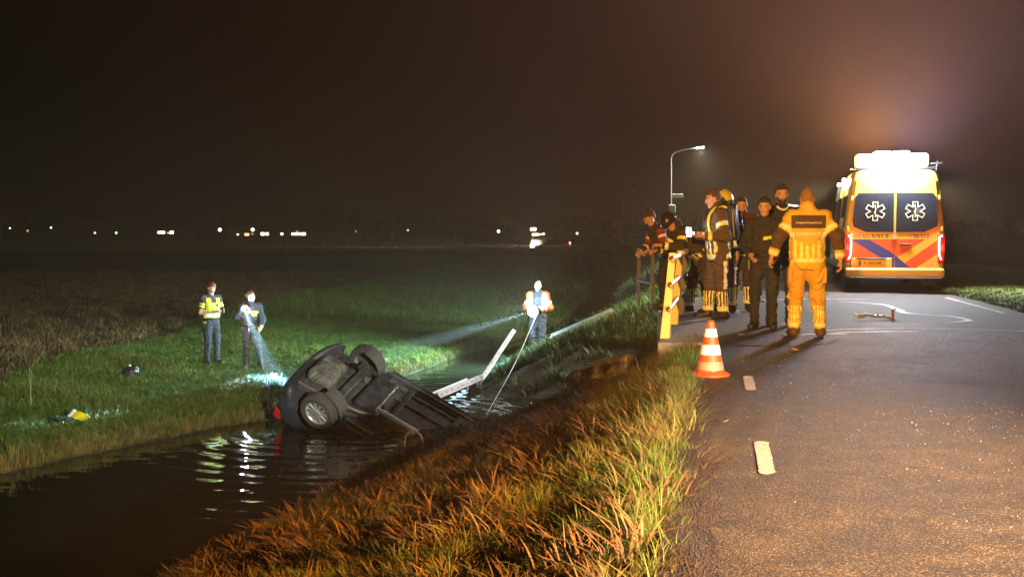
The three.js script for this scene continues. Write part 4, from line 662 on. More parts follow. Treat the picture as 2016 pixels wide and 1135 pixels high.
{
  const t = thing('yellow_plate', 'bent yellow plate with white end lying on the far bank', 'plate', at(-6.82, 16.7, 0.14), R(-20)); t.rotation.x = R(38);
  part('sheet', grid(10, 4, (u, v) => [(u - 0.5) * 0.27, 0.018 * Math.sin(u * 5) + 0.02 * (v - 0.5), (v - 0.5) * 0.15]), std(0.8, 0.7, 0.01, 0.5), t); part('white_end', box(0.05, 0.012, 0.16, -0.15, 0.012, 0, 0.004), CL.white, t);
  const s = thing('plastic_scrap', 'black plastic scrap beside the yellow plate on the grass', 'car debris', at(-7.05, 16.65, 0.05), 0.3); part('shard', [tube([V(-0.14, 0.06, 0), V(-0.05, 0.02, 0.03), V(0.06, 0.05, 0.02), V(0.15, 0.06, 0)], 0.028, 16, 6), box(0.12, 0.02, 0.1, 0.02, 0.03, 0, 0.006)], std(0.015, 0.015, 0.017, 0.3), s);
}
{ const t = thing('bag', 'black lumpy bag lying on the far bank grass left of the officers', 'bag', at(-7.62, 21.2, 0.0), 0.4), f = (x, y, z) => Math.max(smin(Math.hypot(x / 1.2, (y - 0.1) / 0.9, z) - 0.14, Math.hypot(x - 0.07, (y - 0.2), z - 0.02) - 0.07, 0.06) + 0.02 * noise(x * 14, y * 14, z * 14), -y); part('sack', nets(f, [-0.25, -0.05, -0.25], [0.25, 0.35, 0.25], 0.016).all, std(0.02, 0.02, 0.022, 0.35), t); part('knot', ball(0.022, -0.02, 0.245, 0.06), CL.white, t); }

// ---------------------------------------------------------------- the wreck, lying on its roof with the tail up
{
  const A = V(0.40, 0.42, -0.81).normalize(), F = V(0.84, -0.47, 0.2).normalize(), up = A.clone().cross(F).normalize(), F2 = up.clone().cross(A).normalize();
  const t = thing('car', 'dark car wreck lying upside down in the ditch with its wheels up', 'car');
  const mid = V(-3.07, -1.55, -16.9).addScaledVector(A, 0.74), M = new THREE.Matrix4().makeBasis(F2, up, A); t.quaternion.setFromRotationMatrix(M); t.position.copy(mid).addScaledVector(up, -0.31);
  const paint = new THREE.MeshPhysicalMaterial({ roughness: 0.3, metalness: 0.3, clearcoat: 0.8, clearcoatRoughness: 0.15, side: THREE.DoubleSide }); paint.color.setRGB(0.05, 0.065, 0.085);
  const under = std(0.075, 0.08, 0.092, 0.75, 0, { bumpMap: grain, bumpScale: 0.012 }), plastic = std(0.022, 0.023, 0.026, 0.5), dirty = std(0.2, 0.2, 0.195, 0.65, 0.1, { bumpMap: grain, bumpScale: 0.01 }), bright = std(0.66, 0.68, 0.68, 0.4, 0.5);
  const ring = (x, w, y0, yb, y1, wr) => { const p = [], q = [[0.0, y0], [0.6, y0], [0.9, y0 + 0.03], [0.985, y0 + 0.1], [1, (y0 + yb) / 2], [0.985, yb], [0.93, yb + 0.05]]; const up2 = [[lerp(0.93, wr / w, 0.5), lerp(yb, y1, 0.5)], [wr / w, y1 - 0.07], [wr / w * 0.88, y1 - 0.015], [wr / w * 0.5, y1], [0, y1]]; const half = q.concat(up2); for (const [u, y] of half) p.push([x, y, u * w]); for (let i = half.length - 2; i > 0; i--) p.push([x, half[i][1], -half[i][0] * w]); return p; };
  const secs = [ring(-0.74, 0.7, 0.5, 0.78, 0.98, 0.52), ring(-0.68, 0.8, 0.43, 0.84, 1.15, 0.58), ring(-0.5, 0.85, 0.4, 0.87, 1.34, 0.6), ring(-0.1, 0.87, 0.4, 0.88, 1.44, 0.62), ring(0.25, 0.87, 0.37, 0.88, 1.46, 0.62), ring(0.45, 0.875, 0.27, 0.87, 1.47, 0.63), ring(1.5, 0.875, 0.25, 0.87, 1.46, 0.63), ring(2.1, 0.87, 0.25, 0.87, 1.2, 0.66), ring(2.6, 0.86, 0.27, 0.85, 0.98, 0.7), ring(3.15, 0.82, 0.3, 0.72, 0.86, 0.66), ring(3.4, 0.66, 0.36, 0.6, 0.72, 0.5)];
  let body = loft(secs);
  try {
    const ev = new Evaluator(); ev.attributes = ['position', 'normal', 'uv']; ev.useGroups = false; let b = new Brush(body); b.updateMatrixWorld();
    for (const x of [0, 2.6]) for (const s of [-1, 1]) { const c = new Brush(new THREE.CylinderGeometry(0.375, 0.375, 0.5, 40).rotateX(Math.PI / 2).translate(x, 0.31, 0.74 * s)); c.updateMatrixWorld(); b = ev.evaluate(b, c, SUBTRACTION); b.updateMatrixWorld(); }
    body = toCreasedNormals(b.geometry, R(35));
  } catch (e) { console.log('csg: ' + e.message); body = toCreasedNormals(body, R(35)); }
  part('body', body, paint, t);
  // the belly
  const dirt = dataTex(512, (a, b) => { const v = 0.5 + 0.3 * n16(a, b) + 0.25 * (n64(a, b) - 0.5) + 0.25 * (n170(a, b) - 0.5); return [v, v * 0.99, v * 0.97]; }, 0, true);
  const planar = (g) => { g = join(g); const p = g.attributes.position, u = g.attributes.uv; for (let k = 0; k < p.count; k++) u.setXY(k, p.getX(k) * 0.7 + p.getY(k) * 0.4, p.getZ(k) * 0.7 + p.getY(k) * 0.5); return g; };
  for (const m of [under, dirty, plastic]) { m.map = dirt; m.color.multiplyScalar(1.7); }
  const belly = (n, g, m) => part(n, planar(g), m, t), beamM = std(0.14, 0.14, 0.145, 0.6, 0.2, { map: dirt }), tankM = std(0.075, 0.08, 0.1, 0.4, 0, { map: dirt });
  belly('floor_pan', box(1.9, 0.03, 1.3, 1.48, 0.24, 0, 0.01), under); belly('boot_floor', box(0.95, 0.03, 1.0, -0.12, 0.385, 0, 0.01), under);
  for (const z of [-0.5, -0.2, 0.25, 0.5]) belly('floor_rib', box(1.2 + 0.3 * Math.abs(z), 0.03, 0.06, 1.45, 0.222, z, 0.012), under);
  for (const x of [0.98, 1.9]) belly('cross_member', box(0.09, 0.04, 1.25, x, 0.22, 0, 0.012), beamM);
  const well = (x, y, z) => { const px = Math.abs(x + 0.38) - 0.12, pz = Math.abs(z - 0.1) - 0.2, py = Math.abs(y - 0.36) - 0.02; return smin(Math.hypot(Math.max(px, 0), Math.max(py, 0), Math.max(pz, 0)) - 0.13 + 0.008 * noise(x * 9, y * 9, z * 9), Math.hypot(x + 0.38, (y - 0.27) * 2.5, z - 0.1) - 0.16, 0.06); };
  belly('spare_wheel_well', nets(well, [-0.75, 0.1, -0.4], [-0.02, 0.55, 0.6], 0.02).all, dirty);
  for (let k = 0; k < 5; k++) belly('heat_shield_rib', box(0.3, 0.02, 0.022, -0.38, 0.375, 0.5 + k * 0.045, 0.005), under);
  belly('axle_beam', box(0.15, 0.1, 1.28, 0.1, 0.27, 0, 0.025), beamM);
  for (const s of [-1, 1]) {
    belly('trailing_arm', [rod(V(0.02, 0.29, 0.6 * s), V(0.55, 0.24, 0.52 * s), 0.055, 0.045), box(0.24, 0.06, 0.16, 0.06, 0.29, 0.58 * s, 0.015)], beamM);
    belly('spring', tube(Array.from({ length: 40 }, (_, k) => V(0.2 + 0.055 * Math.cos(k * 0.9), 0.24 + 0.006 * k, 0.42 * s + 0.055 * Math.sin(k * 0.9))), 0.012, 120, 6), dirty);
    belly('damper', rod(V(-0.1, 0.25, 0.5 * s), V(-0.2, 0.46, 0.48 * s), 0.03), CL.black);
  }
  belly('fuel_tank', nets((x, y, z) => Math.hypot(Math.max(Math.abs(x - 0.55) - 0.15, 0), Math.max(Math.abs(y - 0.25) - 0.02, 0), Math.max(Math.abs(z - 0.1) - 0.34, 0)) - 0.07 + 0.01 * noise(x * 7, y * 7, z * 7), [0.25, 0.1, -0.4], [0.9, 0.4, 0.6], 0.022).all, tankM);
  belly('muffler', [cyl(0.07, 0.07, 0.55, 0, 0, 0, 20).rotateZ(Math.PI / 2).translate(1.12, 0.17, -0.33)], std(0.5, 0.5, 0.48, 0.4, 0.5, { map: dirt })); belly('heat_shield', grid(10, 4, (u, v) => [lerp(0.72, 1.5, u), 0.185 - 0.03 * Math.sin(v * 3.1) + 0.006 * noise(u * 8, v * 4), lerp(-0.28, -0.14, v)]), bright);
  belly('bracket', [rod(V(0.78, 0.17, -0.5), V(0.8, 0.19, -0.1), 0.018), box(0.06, 0.05, 0.08, 0.8, 0.18, -0.12, 0.01)], CL.black);
  belly('exhaust_pipe', tube([V(0.86, 0.17, -0.33), V(0.5, 0.2, -0.45), V(0.2, 0.22, -0.46), V(-0.2, 0.3, -0.44), V(-0.62, 0.36, -0.4)], 0.026, 40, 8), std(0.3, 0.27, 0.23, 0.45, 0.6));
  belly('exhaust_pipe', tube([V(1.4, 0.17, -0.3), V(1.7, 0.18, -0.12), V(2.1, 0.19, -0.05), V(2.6, 0.2, -0.05)], 0.028, 30, 8), std(0.3, 0.27, 0.23, 0.45, 0.6));
  for (const s of [-1, 1]) { belly('sill', [box(1.75, 0.07, 0.07, 1.32, 0.235, 0.7 * s, 0.015), box(1.7, 0.05, 0.03, 1.32, 0.25, 0.8 * s, 0.01)], under); belly('brake_line', tube([V(0.2, 0.24, 0.6 * s), V(0.42, 0.19, 0.57 * s), V(0.55, 0.235, 0.5 * s), V(0.7, 0.2, 0.56 * s), V(1.1, 0.21, 0.6 * s), V(1.9, 0.215, 0.6 * s)], 0.01, 40, 6), CL.black); }
  belly('engine_tray', box(0.7, 0.03, 1.1, 2.75, 0.25, 0, 0.012), plastic);
  const bump = loft(Array.from({ length: 17 }, (_, i) => { const u = i / 8 - 1, z = u * 0.88, x = -0.8 + 0.2 * Math.pow(Math.abs(u), 3.2); return [[x, 0.36, z], [x - 0.035, 0.44, z], [x - 0.03, 0.56, z], [x + 0.015, 0.6, z], [x + 0.09, 0.6, z], [x + 0.1, 0.34, z]]; }).reverse()); part('rear_bumper', toCreasedNormals(bump, R(50)), paint, t);
  part('bumper_trim', loft(Array.from({ length: 17 }, (_, i) => { const u = i / 8 - 1, z = u * 0.86, x = -0.79 + 0.2 * Math.pow(Math.abs(u), 3.2); return [[x, 0.33, z], [x - 0.012, 0.365, z], [x + 0.02, 0.38, z], [x + 0.12, 0.33, z]]; }).reverse()), plastic, t);
  for (const s of [-1, 1]) part('tail_lamp', box(0.16, 0.22, 0.14, -0.66, 0.82, 0.74 * s, 0.03), std(0.5, 0.02, 0.015, 0.2), t);
  // wheels: tyre with tread shoulders, ten-spoke rim
  const tyreG = new THREE.LatheGeometry([[0.2, -0.085], [0.225, -0.1], [0.28, -0.106], [0.304, -0.094], [0.315, -0.07], [0.315, -0.026], [0.309, -0.022], [0.309, -0.014], [0.315, -0.01], [0.315, 0.01], [0.309, 0.014], [0.309, 0.022], [0.315, 0.026], [0.315, 0.07], [0.304, 0.094], [0.28, 0.106], [0.225, 0.1], [0.2, 0.085]].map((v) => new THREE.Vector2(...v)), 48).rotateX(Math.PI / 2);
  const rimG = [new THREE.LatheGeometry([[0.2, -0.086], [0.205, -0.08], [0.185, -0.06], [0.18, 0.05], [0.2, 0.08], [0.207, 0.088], [0.2, 0.092], [0.19, 0.075]].map((v) => new THREE.Vector2(...v)), 40).rotateX(Math.PI / 2), cyl(0.045, 0.05, 0.03, 0, 0, 0).rotateX(Math.PI / 2).translate(0, 0, 0.07)];
  const spokes = Array.from({ length: 10 }, (_, k) => { const s = new THREE.Shape(); s.moveTo(0.03, -0.014); s.lineTo(0.19, -0.026); s.lineTo(0.19, 0.026); s.lineTo(0.03, 0.014); return new THREE.ExtrudeGeometry(s, { depth: 0.02, bevelEnabled: true, bevelSize: 0.003, bevelThickness: 0.003, bevelSegments: 1 }).translate(0, 0, 0.052).rotateZ(k * Math.PI / 5 + 0.2); });
  const backG = cyl(0.18, 0.18, 0.02, 0, 0, 0, 32).rotateX(Math.PI / 2).translate(0, 0, -0.01), tyreM = std(0.06, 0.057, 0.055, 0.85, 0, { bumpMap: grain, bumpScale: 0.004 }), rimM = std(0.72, 0.74, 0.76, 0.3, 0.7);
  for (const [x, s] of [[0, -1], [0, 1], [2.6, -1], [2.6, 1]]) { const w = new THREE.Group(); w.name = 'wheel'; w.position.set(x, 0.31, 0.75 * s); if (s < 0) w.rotation.y = Math.PI; if (x) w.rotation.z = 0.3; t.add(w); part('tyre', tyreG.clone(), tyreM, w); part('rim', rimG.concat(spokes).map((g) => g.clone()), rimM, w); part('brake_drum', backG.clone(), std(0.1, 0.09, 0.085, 0.7, 0.3), w); part('hub_back', [cyl(0.07, 0.05, 0.07, 0, 0, 0, 20).rotateX(Math.PI / 2).translate(0, 0, -0.05)], dirty, w); }
  for (const s of [-1, 1]) part('arch_liner', new THREE.CylinderGeometry(0.37, 0.37, 0.24, 28, 1, true, Math.PI * 0.0, Math.PI).rotateX(Math.PI / 2).rotateZ(Math.PI * 0.0).translate(0, 0.31, 0.62 * s), std(0.05, 0.048, 0.046, 0.8), t);
}
{ const a = V(...at(-0.47, 17.6, 0.08)), h = rescuer.g.localToWorld(V(0.05, 1.06, 0.3)); const t = thing('rope', 'thin pale rope running from the rescuer down to the near bank', 'rope', [0, 0, 0]); part('line', tube([h, h.clone().lerp(a, 0.5).add(V(0, -0.12, 0)), a], 0.007, 40, 6), std(0.5, 0.52, 0.55, 0.8), t); }
// ---------------------------------------------------------------- ambulance
const worldOf = (g, v) => { scene.updateMatrixWorld(true); return g.localToWorld(v); };
{
  const t = thing('ambulance', 'yellow ambulance seen from behind with blazing roof lamps', 'ambulance', [8.1, 0.02, -22.6], R(-13));
  const yel = new THREE.MeshPhysicalMaterial({ roughness: 0.35, clearcoat: 0.5, side: THREE.DoubleSide }); yel.color.setRGB(0.8, 0.6, 0.09);
  const glass = new THREE.MeshPhysicalMaterial({ roughness: 0.08, clearcoat: 1, side: THREE.DoubleSide }); glass.color.setRGB(0.022, 0.022, 0.028);
  const hw = (y) => y < 1.25 ? 1.0 - 0.03 * ss((0.7 - y) / 0.4) : 1.0 - 0.135 * Math.pow((y - 1.25) / 1.2, 1.25);
  const ring = (z, top, k = 1, low = 0.42) => { const half = [[0, low], [0.7, low], [0.93, low + 0.02]]; for (let i = 0; i <= 8; i++) { const y = lerp(low + 0.08, top - 0.16, i / 8); half.push([hw(Math.min(2.45, y * 2.6 / top)) * (top < 2 ? 0.97 : 1), y]); } const e = half[half.length - 1][0]; half.push([e - 0.03, top - 0.09], [e - 0.1, top - 0.035], [e - 0.24, top - 0.006], [0, top]); const p = half.map(([x, y]) => [x * k, y, z]); for (let i = half.length - 2; i > 0; i--) p.push([-half[i][0] * k, half[i][1], z]); return p; };
  const body = loft([ring(0, 2.55, 0.965, 0.5), ring(-0.02, 2.58, 0.985, 0.46), ring(-0.07, 2.61), ring(-1, 2.64), ring(-4.0, 2.62), ring(-4.5, 2.5), ring(-4.85, 2.1), ring(-5.15, 1.45), ring(-5.5, 1.32, 0.97), ring(-5.85, 1.1, 0.93), ring(-5.95, 0.85, 0.85)]);
  part('body', toCreasedNormals(body, R(40)), yel, t);
  // livery of the two rear doors: slanting blue, orange and yellow bands and lettering (flat print)
  const X0 = -1.02, Y0 = 0.45, SP = 2.2;
  const livery = canvasTex(1024, 1024, (c, W) => {
    const px = (x) => (x - X0) / 2.04 * W, py = (y) => W - (y - Y0) / SP * W, poly = (col, pts) => { c.fillStyle = col; c.beginPath(); pts.forEach(([x, y], i) => (i ? c.lineTo(px(x), py(y)) : c.moveTo(px(x), py(y)))); c.fill(); };
    c.fillStyle = '#efc23a'; c.fillRect(0, 0, W, W);
    const y1 = 1.13, y0 = 0.5;
    poly('#ee5a2a', [[-0.95, y1], [-0.95, y0], [0.3, y0], [0.95, y1]]); 
    poly('#efc23a', [[0.02, 0.72], [0.62, y1], [1.0, y1], [1.0, y0], [0.28, y0]]);
    poly('#ee5a2a', [[0.2, 0.62], [0.9, y1 + 0.02], [1.0, y1], [1.0, 0.92], [0.4, y0], [0.28, y0]]);
    poly('#ee5a2a', [[-0.02, 0.72], [0.0, y1], [0.55, y1]]);
    poly('#24357e', [[-0.9, y1], [-0.52, y1], [-0.1, 0.88], [0.36, y0], [-0.02, y0], [-0.22, 0.7]]);
    poly('#ee5a2a', [[-0.95, 1.02], [-0.62, 0.86], [-0.5, 0.82], [-0.36, 0.76], [-0.2, 0.7], [-0.1, 0.62], [-0.95, 0.56]]);
    poly('#24357e', [[-0.96, 0.84], [-0.9, 0.8], [-0.84, 0.62], [-0.5, 0.53], [-0.3, y0], [-0.96, y0]]);
    poly('#ee5a2a', [[-0.3, y0], [-0.05, 0.56], [-0.02, y0]]);
    c.fillStyle = '#8a8fa0'; c.textBaseline = 'middle'; c.font = 'bold 56px sans-serif';
    const spaced = (s, x, y, w) => { [...s].forEach((ch, i) => c.fillText(ch, px(x + i * w), py(y))); };
    c.fillStyle = '#4a5078'; spaced('AMBULANCE', -0.93, 1.195, 0.093); c.font = 'bold 54px sans-serif'; c.fillText('10-112', px(0.36), py(1.19)); c.beginPath(); c.arc(px(0.31), py(1.19), 7, 0, 7); c.fill();
    c.lineWidth = 5; c.strokeStyle = '#b98a5a'; c.beginPath(); c.moveTo(px(0.8), py(1.165)); c.lineTo(px(0.845), py(1.22)); c.lineTo(px(0.89), py(1.165)); c.closePath(); c.stroke();
    c.fillStyle = '#d8cfc0'; c.beginPath(); c.arc(px(0.78), py(0.6), 16, 0, 7); c.fill(); c.fillStyle = '#c8402a'; c.beginPath(); c.arc(px(0.775), py(0.6), 9, 1, 5); c.fill();
  });
  livery.repeat.set(1 / 2.04, 1 / SP); livery.offset.set(-X0 / 2.04, -Y0 / SP);
  const liv = new THREE.MeshPhysicalMaterial({ map: livery, roughness: 0.4, clearcoat: 0.4, side: THREE.DoubleSide });
  const doors = {};
  for (const s of [-1, 1]) {
    const sh = new THREE.Shape(), P = []; for (let i = 0; i <= 12; i++) { const y = lerp(0.52, 2.38, i / 12); P.push([s * (hw(y) * 0.965 - 0.065), y]); }
    sh.moveTo(s * 0.006, 0.52); P.forEach(([x, y]) => sh.lineTo(x, y)); sh.lineTo(s * (P[12][0] * s - 0.06), 2.42); sh.lineTo(s * 0.006, 2.42);
    const d = part('rear_door', new THREE.ExtrudeGeometry(sh, { depth: 0.022, bevelEnabled: true, bevelSize: 0.004, bevelThickness: 0.005, bevelSegments: 2 }).translate(0, 0, 0.003), liv, t); doors[s] = d;
    const w = new THREE.Shape(); const q = [[0.03, 1.29], [0.58, 1.29], [0.83, 1.4], [0.85, 1.5], [0.8, 2.02], [0.74, 2.1], [0.03, 2.11]]; q.forEach(([x, y], i) => (i ? w.lineTo(s * x, y) : w.moveTo(s * x, y)));
    part('rear_window', new THREE.ExtrudeGeometry(w, { depth: 0.008, bevelEnabled: true, bevelSize: 0.008, bevelThickness: 0.005, bevelSegments: 2 }).translate(0, 0, 0.029), glass, d);
    // six-armed emblem outline with a wavy staff
    const arm = (Rr, a) => { const p = []; for (let k = 0; k < 6; k++) { const th = Math.PI / 2 + k * Math.PI / 3, c = Math.cos(th), n = Math.sin(th); p.push([c * Rr + n * a, n * Rr - c * a], [c * Rr - n * a, n * Rr + c * a]); const tj = th + Math.PI / 6; p.push([Math.cos(tj) * 2 * a, Math.sin(tj) * 2 * a]); } return p; };
    const em = new THREE.Shape(arm(0.2, 0.055).map((v) => new THREE.Vector2(...v))); em.holes.push(new THREE.Path(arm(0.186, 0.041).map((v) => new THREE.Vector2(...v))));
    part('emblem', [new THREE.ExtrudeGeometry(em, { depth: 0.003, bevelEnabled: false }), tube(Array.from({ length: 12 }, (_, i) => V(0.022 * Math.sin(i * 1.15) * (1 - i / 16), -0.12 + i * 0.024, 0.003)), 0.006, 40, 5), box(0.008, 0.26, 0.004, 0, 0, 0.003, 0.001)].map((g) => g.translate(s * 0.4, 1.72, 0.044)), std(0.8, 0.72, 0.45, 0.5), d);
  }
  part('handle', box(0.24, 0.035, 0.025, 0.22, 1.02, 0.035, 0.01), CL.black, doors[1]);
  part('badge', cyl(0.055, 0.055, 0.015, 0, 0, 0, 28).rotateX(Math.PI / 2).translate(0.0, 1.18, 0.04), CL.metal, t);
  part('plate_recess', box(0.82, 0.2, 0.016, -0.46, 0.63, 0.031, 0.006), yel, doors[-1]);
  const pl = canvasTex(512, 110, (c) => { c.fillStyle = '#f2c318'; c.fillRect(0, 0, 512, 110); c.fillStyle = '#2a3f9a'; c.fillRect(0, 0, 44, 110); c.fillStyle = '#222'; c.font = 'bold 84px sans-serif'; c.textAlign = 'center'; c.textBaseline = 'middle'; c.fillText('P-355-PK', 280, 58, 420); });
  { const g = new THREE.PlaneGeometry(0.52, 0.112).translate(-0.46, 0.62, 0.0475); part('number_plate', g, new THREE.MeshStandardMaterial({ map: pl, roughness: 0.4 }), doors[-1]); part('plate_lamp', box(0.6, 0.03, 0.03, -0.46, 0.715, 0.045, 0.008), CL.black, doors[-1]); }
  part('hinge', [-1, 1].flatMap((s) => [0.8, 1.35, 2.0].map((y) => box(0.05, 0.09, 0.03, s * (hw(y) * 0.965 - 0.02), y, 0.02, 0.01))), yel, t);
  part('bumper', box(2.0, 0.2, 0.14, 0, 0.42, 0.03, 0.05), std(0.75, 0.42, 0.05, 0.5), t); part('step', box(1.86, 0.06, 0.26, 0, 0.3, 0.08, 0.015), std(0.03, 0.028, 0.028, 0.7), t);
  part('underframe', [box(1.5, 0.14, 4.6, 0, 0.34, -2.6, 0.02), cyl(0.05, 0.05, 0.7, 0, 0, 0).rotateX(Math.PI / 2).translate(0.55, 0.28, -0.4)], CL.black, t);
  for (const s of [-1, 1]) part('mud_flap', box(0.28, 0.3, 0.02, s * 0.78, 0.28, -0.62, 0.005), CL.black, t);
  for (const [z, i] of [[-1.1, 0], [-4.75, 1]]) for (const s of [-1, 1]) { const w = new THREE.Group(); w.name = 'wheel'; w.position.set(s * 0.84, 0.345, z); t.add(w); part('tyre', new THREE.TorusGeometry(0.255, 0.105, 14, 36).rotateY(Math.PI / 2), CL.boot, w); part('rim', cyl(0.2, 0.2, 0.16, 0, 0, 0, 24).rotateZ(Math.PI / 2), CL.metal, w); }
  // left side: windows, door seams, stripe, mirror
  const sideX = (y) => -hw(Math.min(2.45, y * 2.6 / 2.63)) - 0.006;
  const pane = (z0, z1, y0, y1) => grid(4, 6, (u, v) => { const y = lerp(y0, y1, v); return [sideX(y), y, lerp(z0, z1, u)]; });
  part('side_window', pane(-0.35, -1.75, 1.38, 2.08), glass, t); part('side_window', pane(-1.95, -3.3, 1.38, 2.08), glass, t); part('side_window', pane(-3.5, -4.35, 1.42, 2.05), glass, t);
  part('side_stripe', pane(-0.08, -3.4, 0.95, 1.2), std(0.75, 0.09, 0.03, 0.5), t); part('side_stripe', pane(-0.08, -3.4, 0.62, 0.86), std(0.03, 0.05, 0.22, 0.5), t); part('side_rail', [rod(V(-0.93, 2.4, -0.2), V(-0.93, 2.38, -3.6), 0.02)], CL.black, t);
  part('mirror', [box(0.14, 0.34, 0.1, -1.2, 1.55, -4.45, 0.03), rod(V(-0.98, 1.5, -4.5), V(-1.16, 1.5, -4.46), 0.025)], CL.black, t);
  part('roof_box', box(1.1, 0.12, 1.5, 0.05, 2.69, -1.6, 0.04), yel, t); part('antenna', [rod(V(0.85, 2.58, -0.3), V(0.88, 2.78, -0.32), 0.012), box(0.22, 0.035, 0.1, 0.86, 2.74, -0.3, 0.01)], CL.black, t);
  for (const x of [-0.3, 0.32]) part('marker_strip', box(0.24, 0.06, 0.02, x, 2.49, 0.005, 0.008), CL.black, t);
  // tail lamps: glowing C
  for (const s of [-1, 1]) {
    const L = new THREE.Group(); L.name = 'tail_lamp'; t.add(L); part('housing', box(0.13, 0.62, 0.09, s * 0.925, 0.94, 0.012, 0.03), std(0.45, 0.012, 0.015, 0.25), L);
    part('lamp_glow', tube([V(s * 0.945, 1.2, 0.066), V(s * 0.9, 1.19, 0.066), V(s * 0.885, 1.1, 0.066), V(s * 0.885, 0.9, 0.066), V(s * 0.89, 0.8, 0.066), V(s * 0.93, 0.7, 0.066)], 0.018, 40, 8), glow(1, 0.32, 0.22, 7), L);
    lightAt('point', 'tail_light', [1, 0.06, 0.05], 1.6, [s * 0.97, 0.95, 0.16], t, { size: 4 });
  }
  // roof lamps at the rear: two scene floodlights, amber flasher, blue flashers
  const lampBar = new THREE.Group(); lampBar.name = 'roof_lamps'; t.add(lampBar);
  part('lamp_bar', box(1.62, 0.05, 0.12, 0, 2.625, -0.06, 0.02), CL.black, lampBar);
  const lamp = (x, y, z, w, h, col, k) => part('lamp_lens', box(w, h, 0.07, x, y, z, 0.02), glow(...col, k), lampBar);
  lamp(-0.2, 2.73, 0.06, 0.4, 0.16, [1, 0.97, 0.92], 60); lamp(0.24, 2.73, 0.06, 0.4, 0.16, [0.9, 0.95, 1], 60);
  for (const [x, c, k, h] of [[-0.6, [1, 0.55, 0.1], 3, 0.15], [-0.23, [1, 0.86, 0.6], 40, 0.175], [0.14, [0.95, 0.96, 1], 40, 0.175], [0.51, [0.5, 0.58, 1], 3, 0.15]]) part('lamp_lens', new RoundedBoxGeometry(0.385, h * 2, 0.3, 6, 0.08).translate(x, 2.662 + h, -0.4), glow(...c, k), lampBar);
  part('beacon_base', box(1.6, 0.03, 0.34, -0.08, 2.645, -0.42, 0.01), CL.black, lampBar);
  const W = LAMP.ambulanceWhite;
  lightAt('point', 'scene_light', [0.85, 0.92, 1], W, [-0.2, 2.73, 0.14], t, { size: 6 }); lightAt('point', 'scene_light', [0.72, 0.86, 1], W, [0.24, 2.73, 0.14], t, { size: 6 });
  lightAt('point', 'warm_light', [1, 0.72, 0.46], LAMP.ambulanceWarm * 0.5, [-0.23, 2.69, -0.4], t, { size: 6 }); lightAt('point', 'warm_light', [1, 0.82, 0.72], LAMP.ambulanceWarm * 0.5, [0.14, 2.69, -0.4], t, { size: 6 });
  lightAt('point', 'amber_light', [1, 0.42, 0.06], LAMP.ambulanceAmber, [-0.6, 2.69, -0.4], t, { size: 5 }); lightAt('point', 'blue_light', [0.36, 0.3, 1], LAMP.ambulanceBlue, [0.51, 2.69, -0.4], t, { size: 5 });
  for (const [x, c, k, n] of [[-0.6, [1, 0.42, 0.06], 1, 'amber_beam'], [-0.23, [1, 0.76, 0.55], 0.8, 'warm_beam'], [0.51, [0.55, 0.5, 1.3], 0.8, 'blue_beam']]) lightAt('spot', n, c, LAMP.beaconUp * k, [x, 2.86, -0.4], t, { target: [x - 0.2, 8, 1.2], angle: R(80), penumbra: 1, size: 5 });
  for (const [x, y, z] of [[-0.97, 2.44, -1.0], [-0.98, 2.4, -2.4]]) { part('side_lamp', box(0.06, 0.07, 0.16, x, y, z, 0.02), glow(1, 0.8, 0.45, 18), lampBar); lightAt('point', 'side_light', [1, 0.7, 0.3], 10, [x, y, z], t, { size: 3 }); }
  { part('side_lamp', box(0.06, 0.07, 0.16, 0.975, 2.42, -1.6, 0.02), glow(1, 0.95, 0.8, 18), lampBar);
    scene.updateMatrixWorld(true); const q = (x, y, z) => t.worldToLocal(V(x, y, z)).toArray(); lightAt('spot', 'slope_floodlight', [0.7, 1, 0.86], LAMP.ambulanceSlope, [-0.99, 2.4, -2.4], t, { target: q(0.5, -1.6, -36), angle: R(26), penumbra: 0.9, size: 4 }); lightAt('spot', 'right_floodlight', [1, 0.97, 0.85], LAMP.ambulanceRight, [1.0, 2.4, -1.6], t, { target: q(13, -0.2, -23), angle: R(52), penumbra: 0.8, size: 4 });
    const v = t.worldToLocal(V(-5, -1.7, -22)); lightAt('spot', 'side_floodlight', [1, 0.93, 0.75], LAMP.ambulanceSide, [-0.98, 2.44, -1.0], t, { target: v.toArray(), angle: R(30), penumbra: 0.8, size: 4 }); }
}
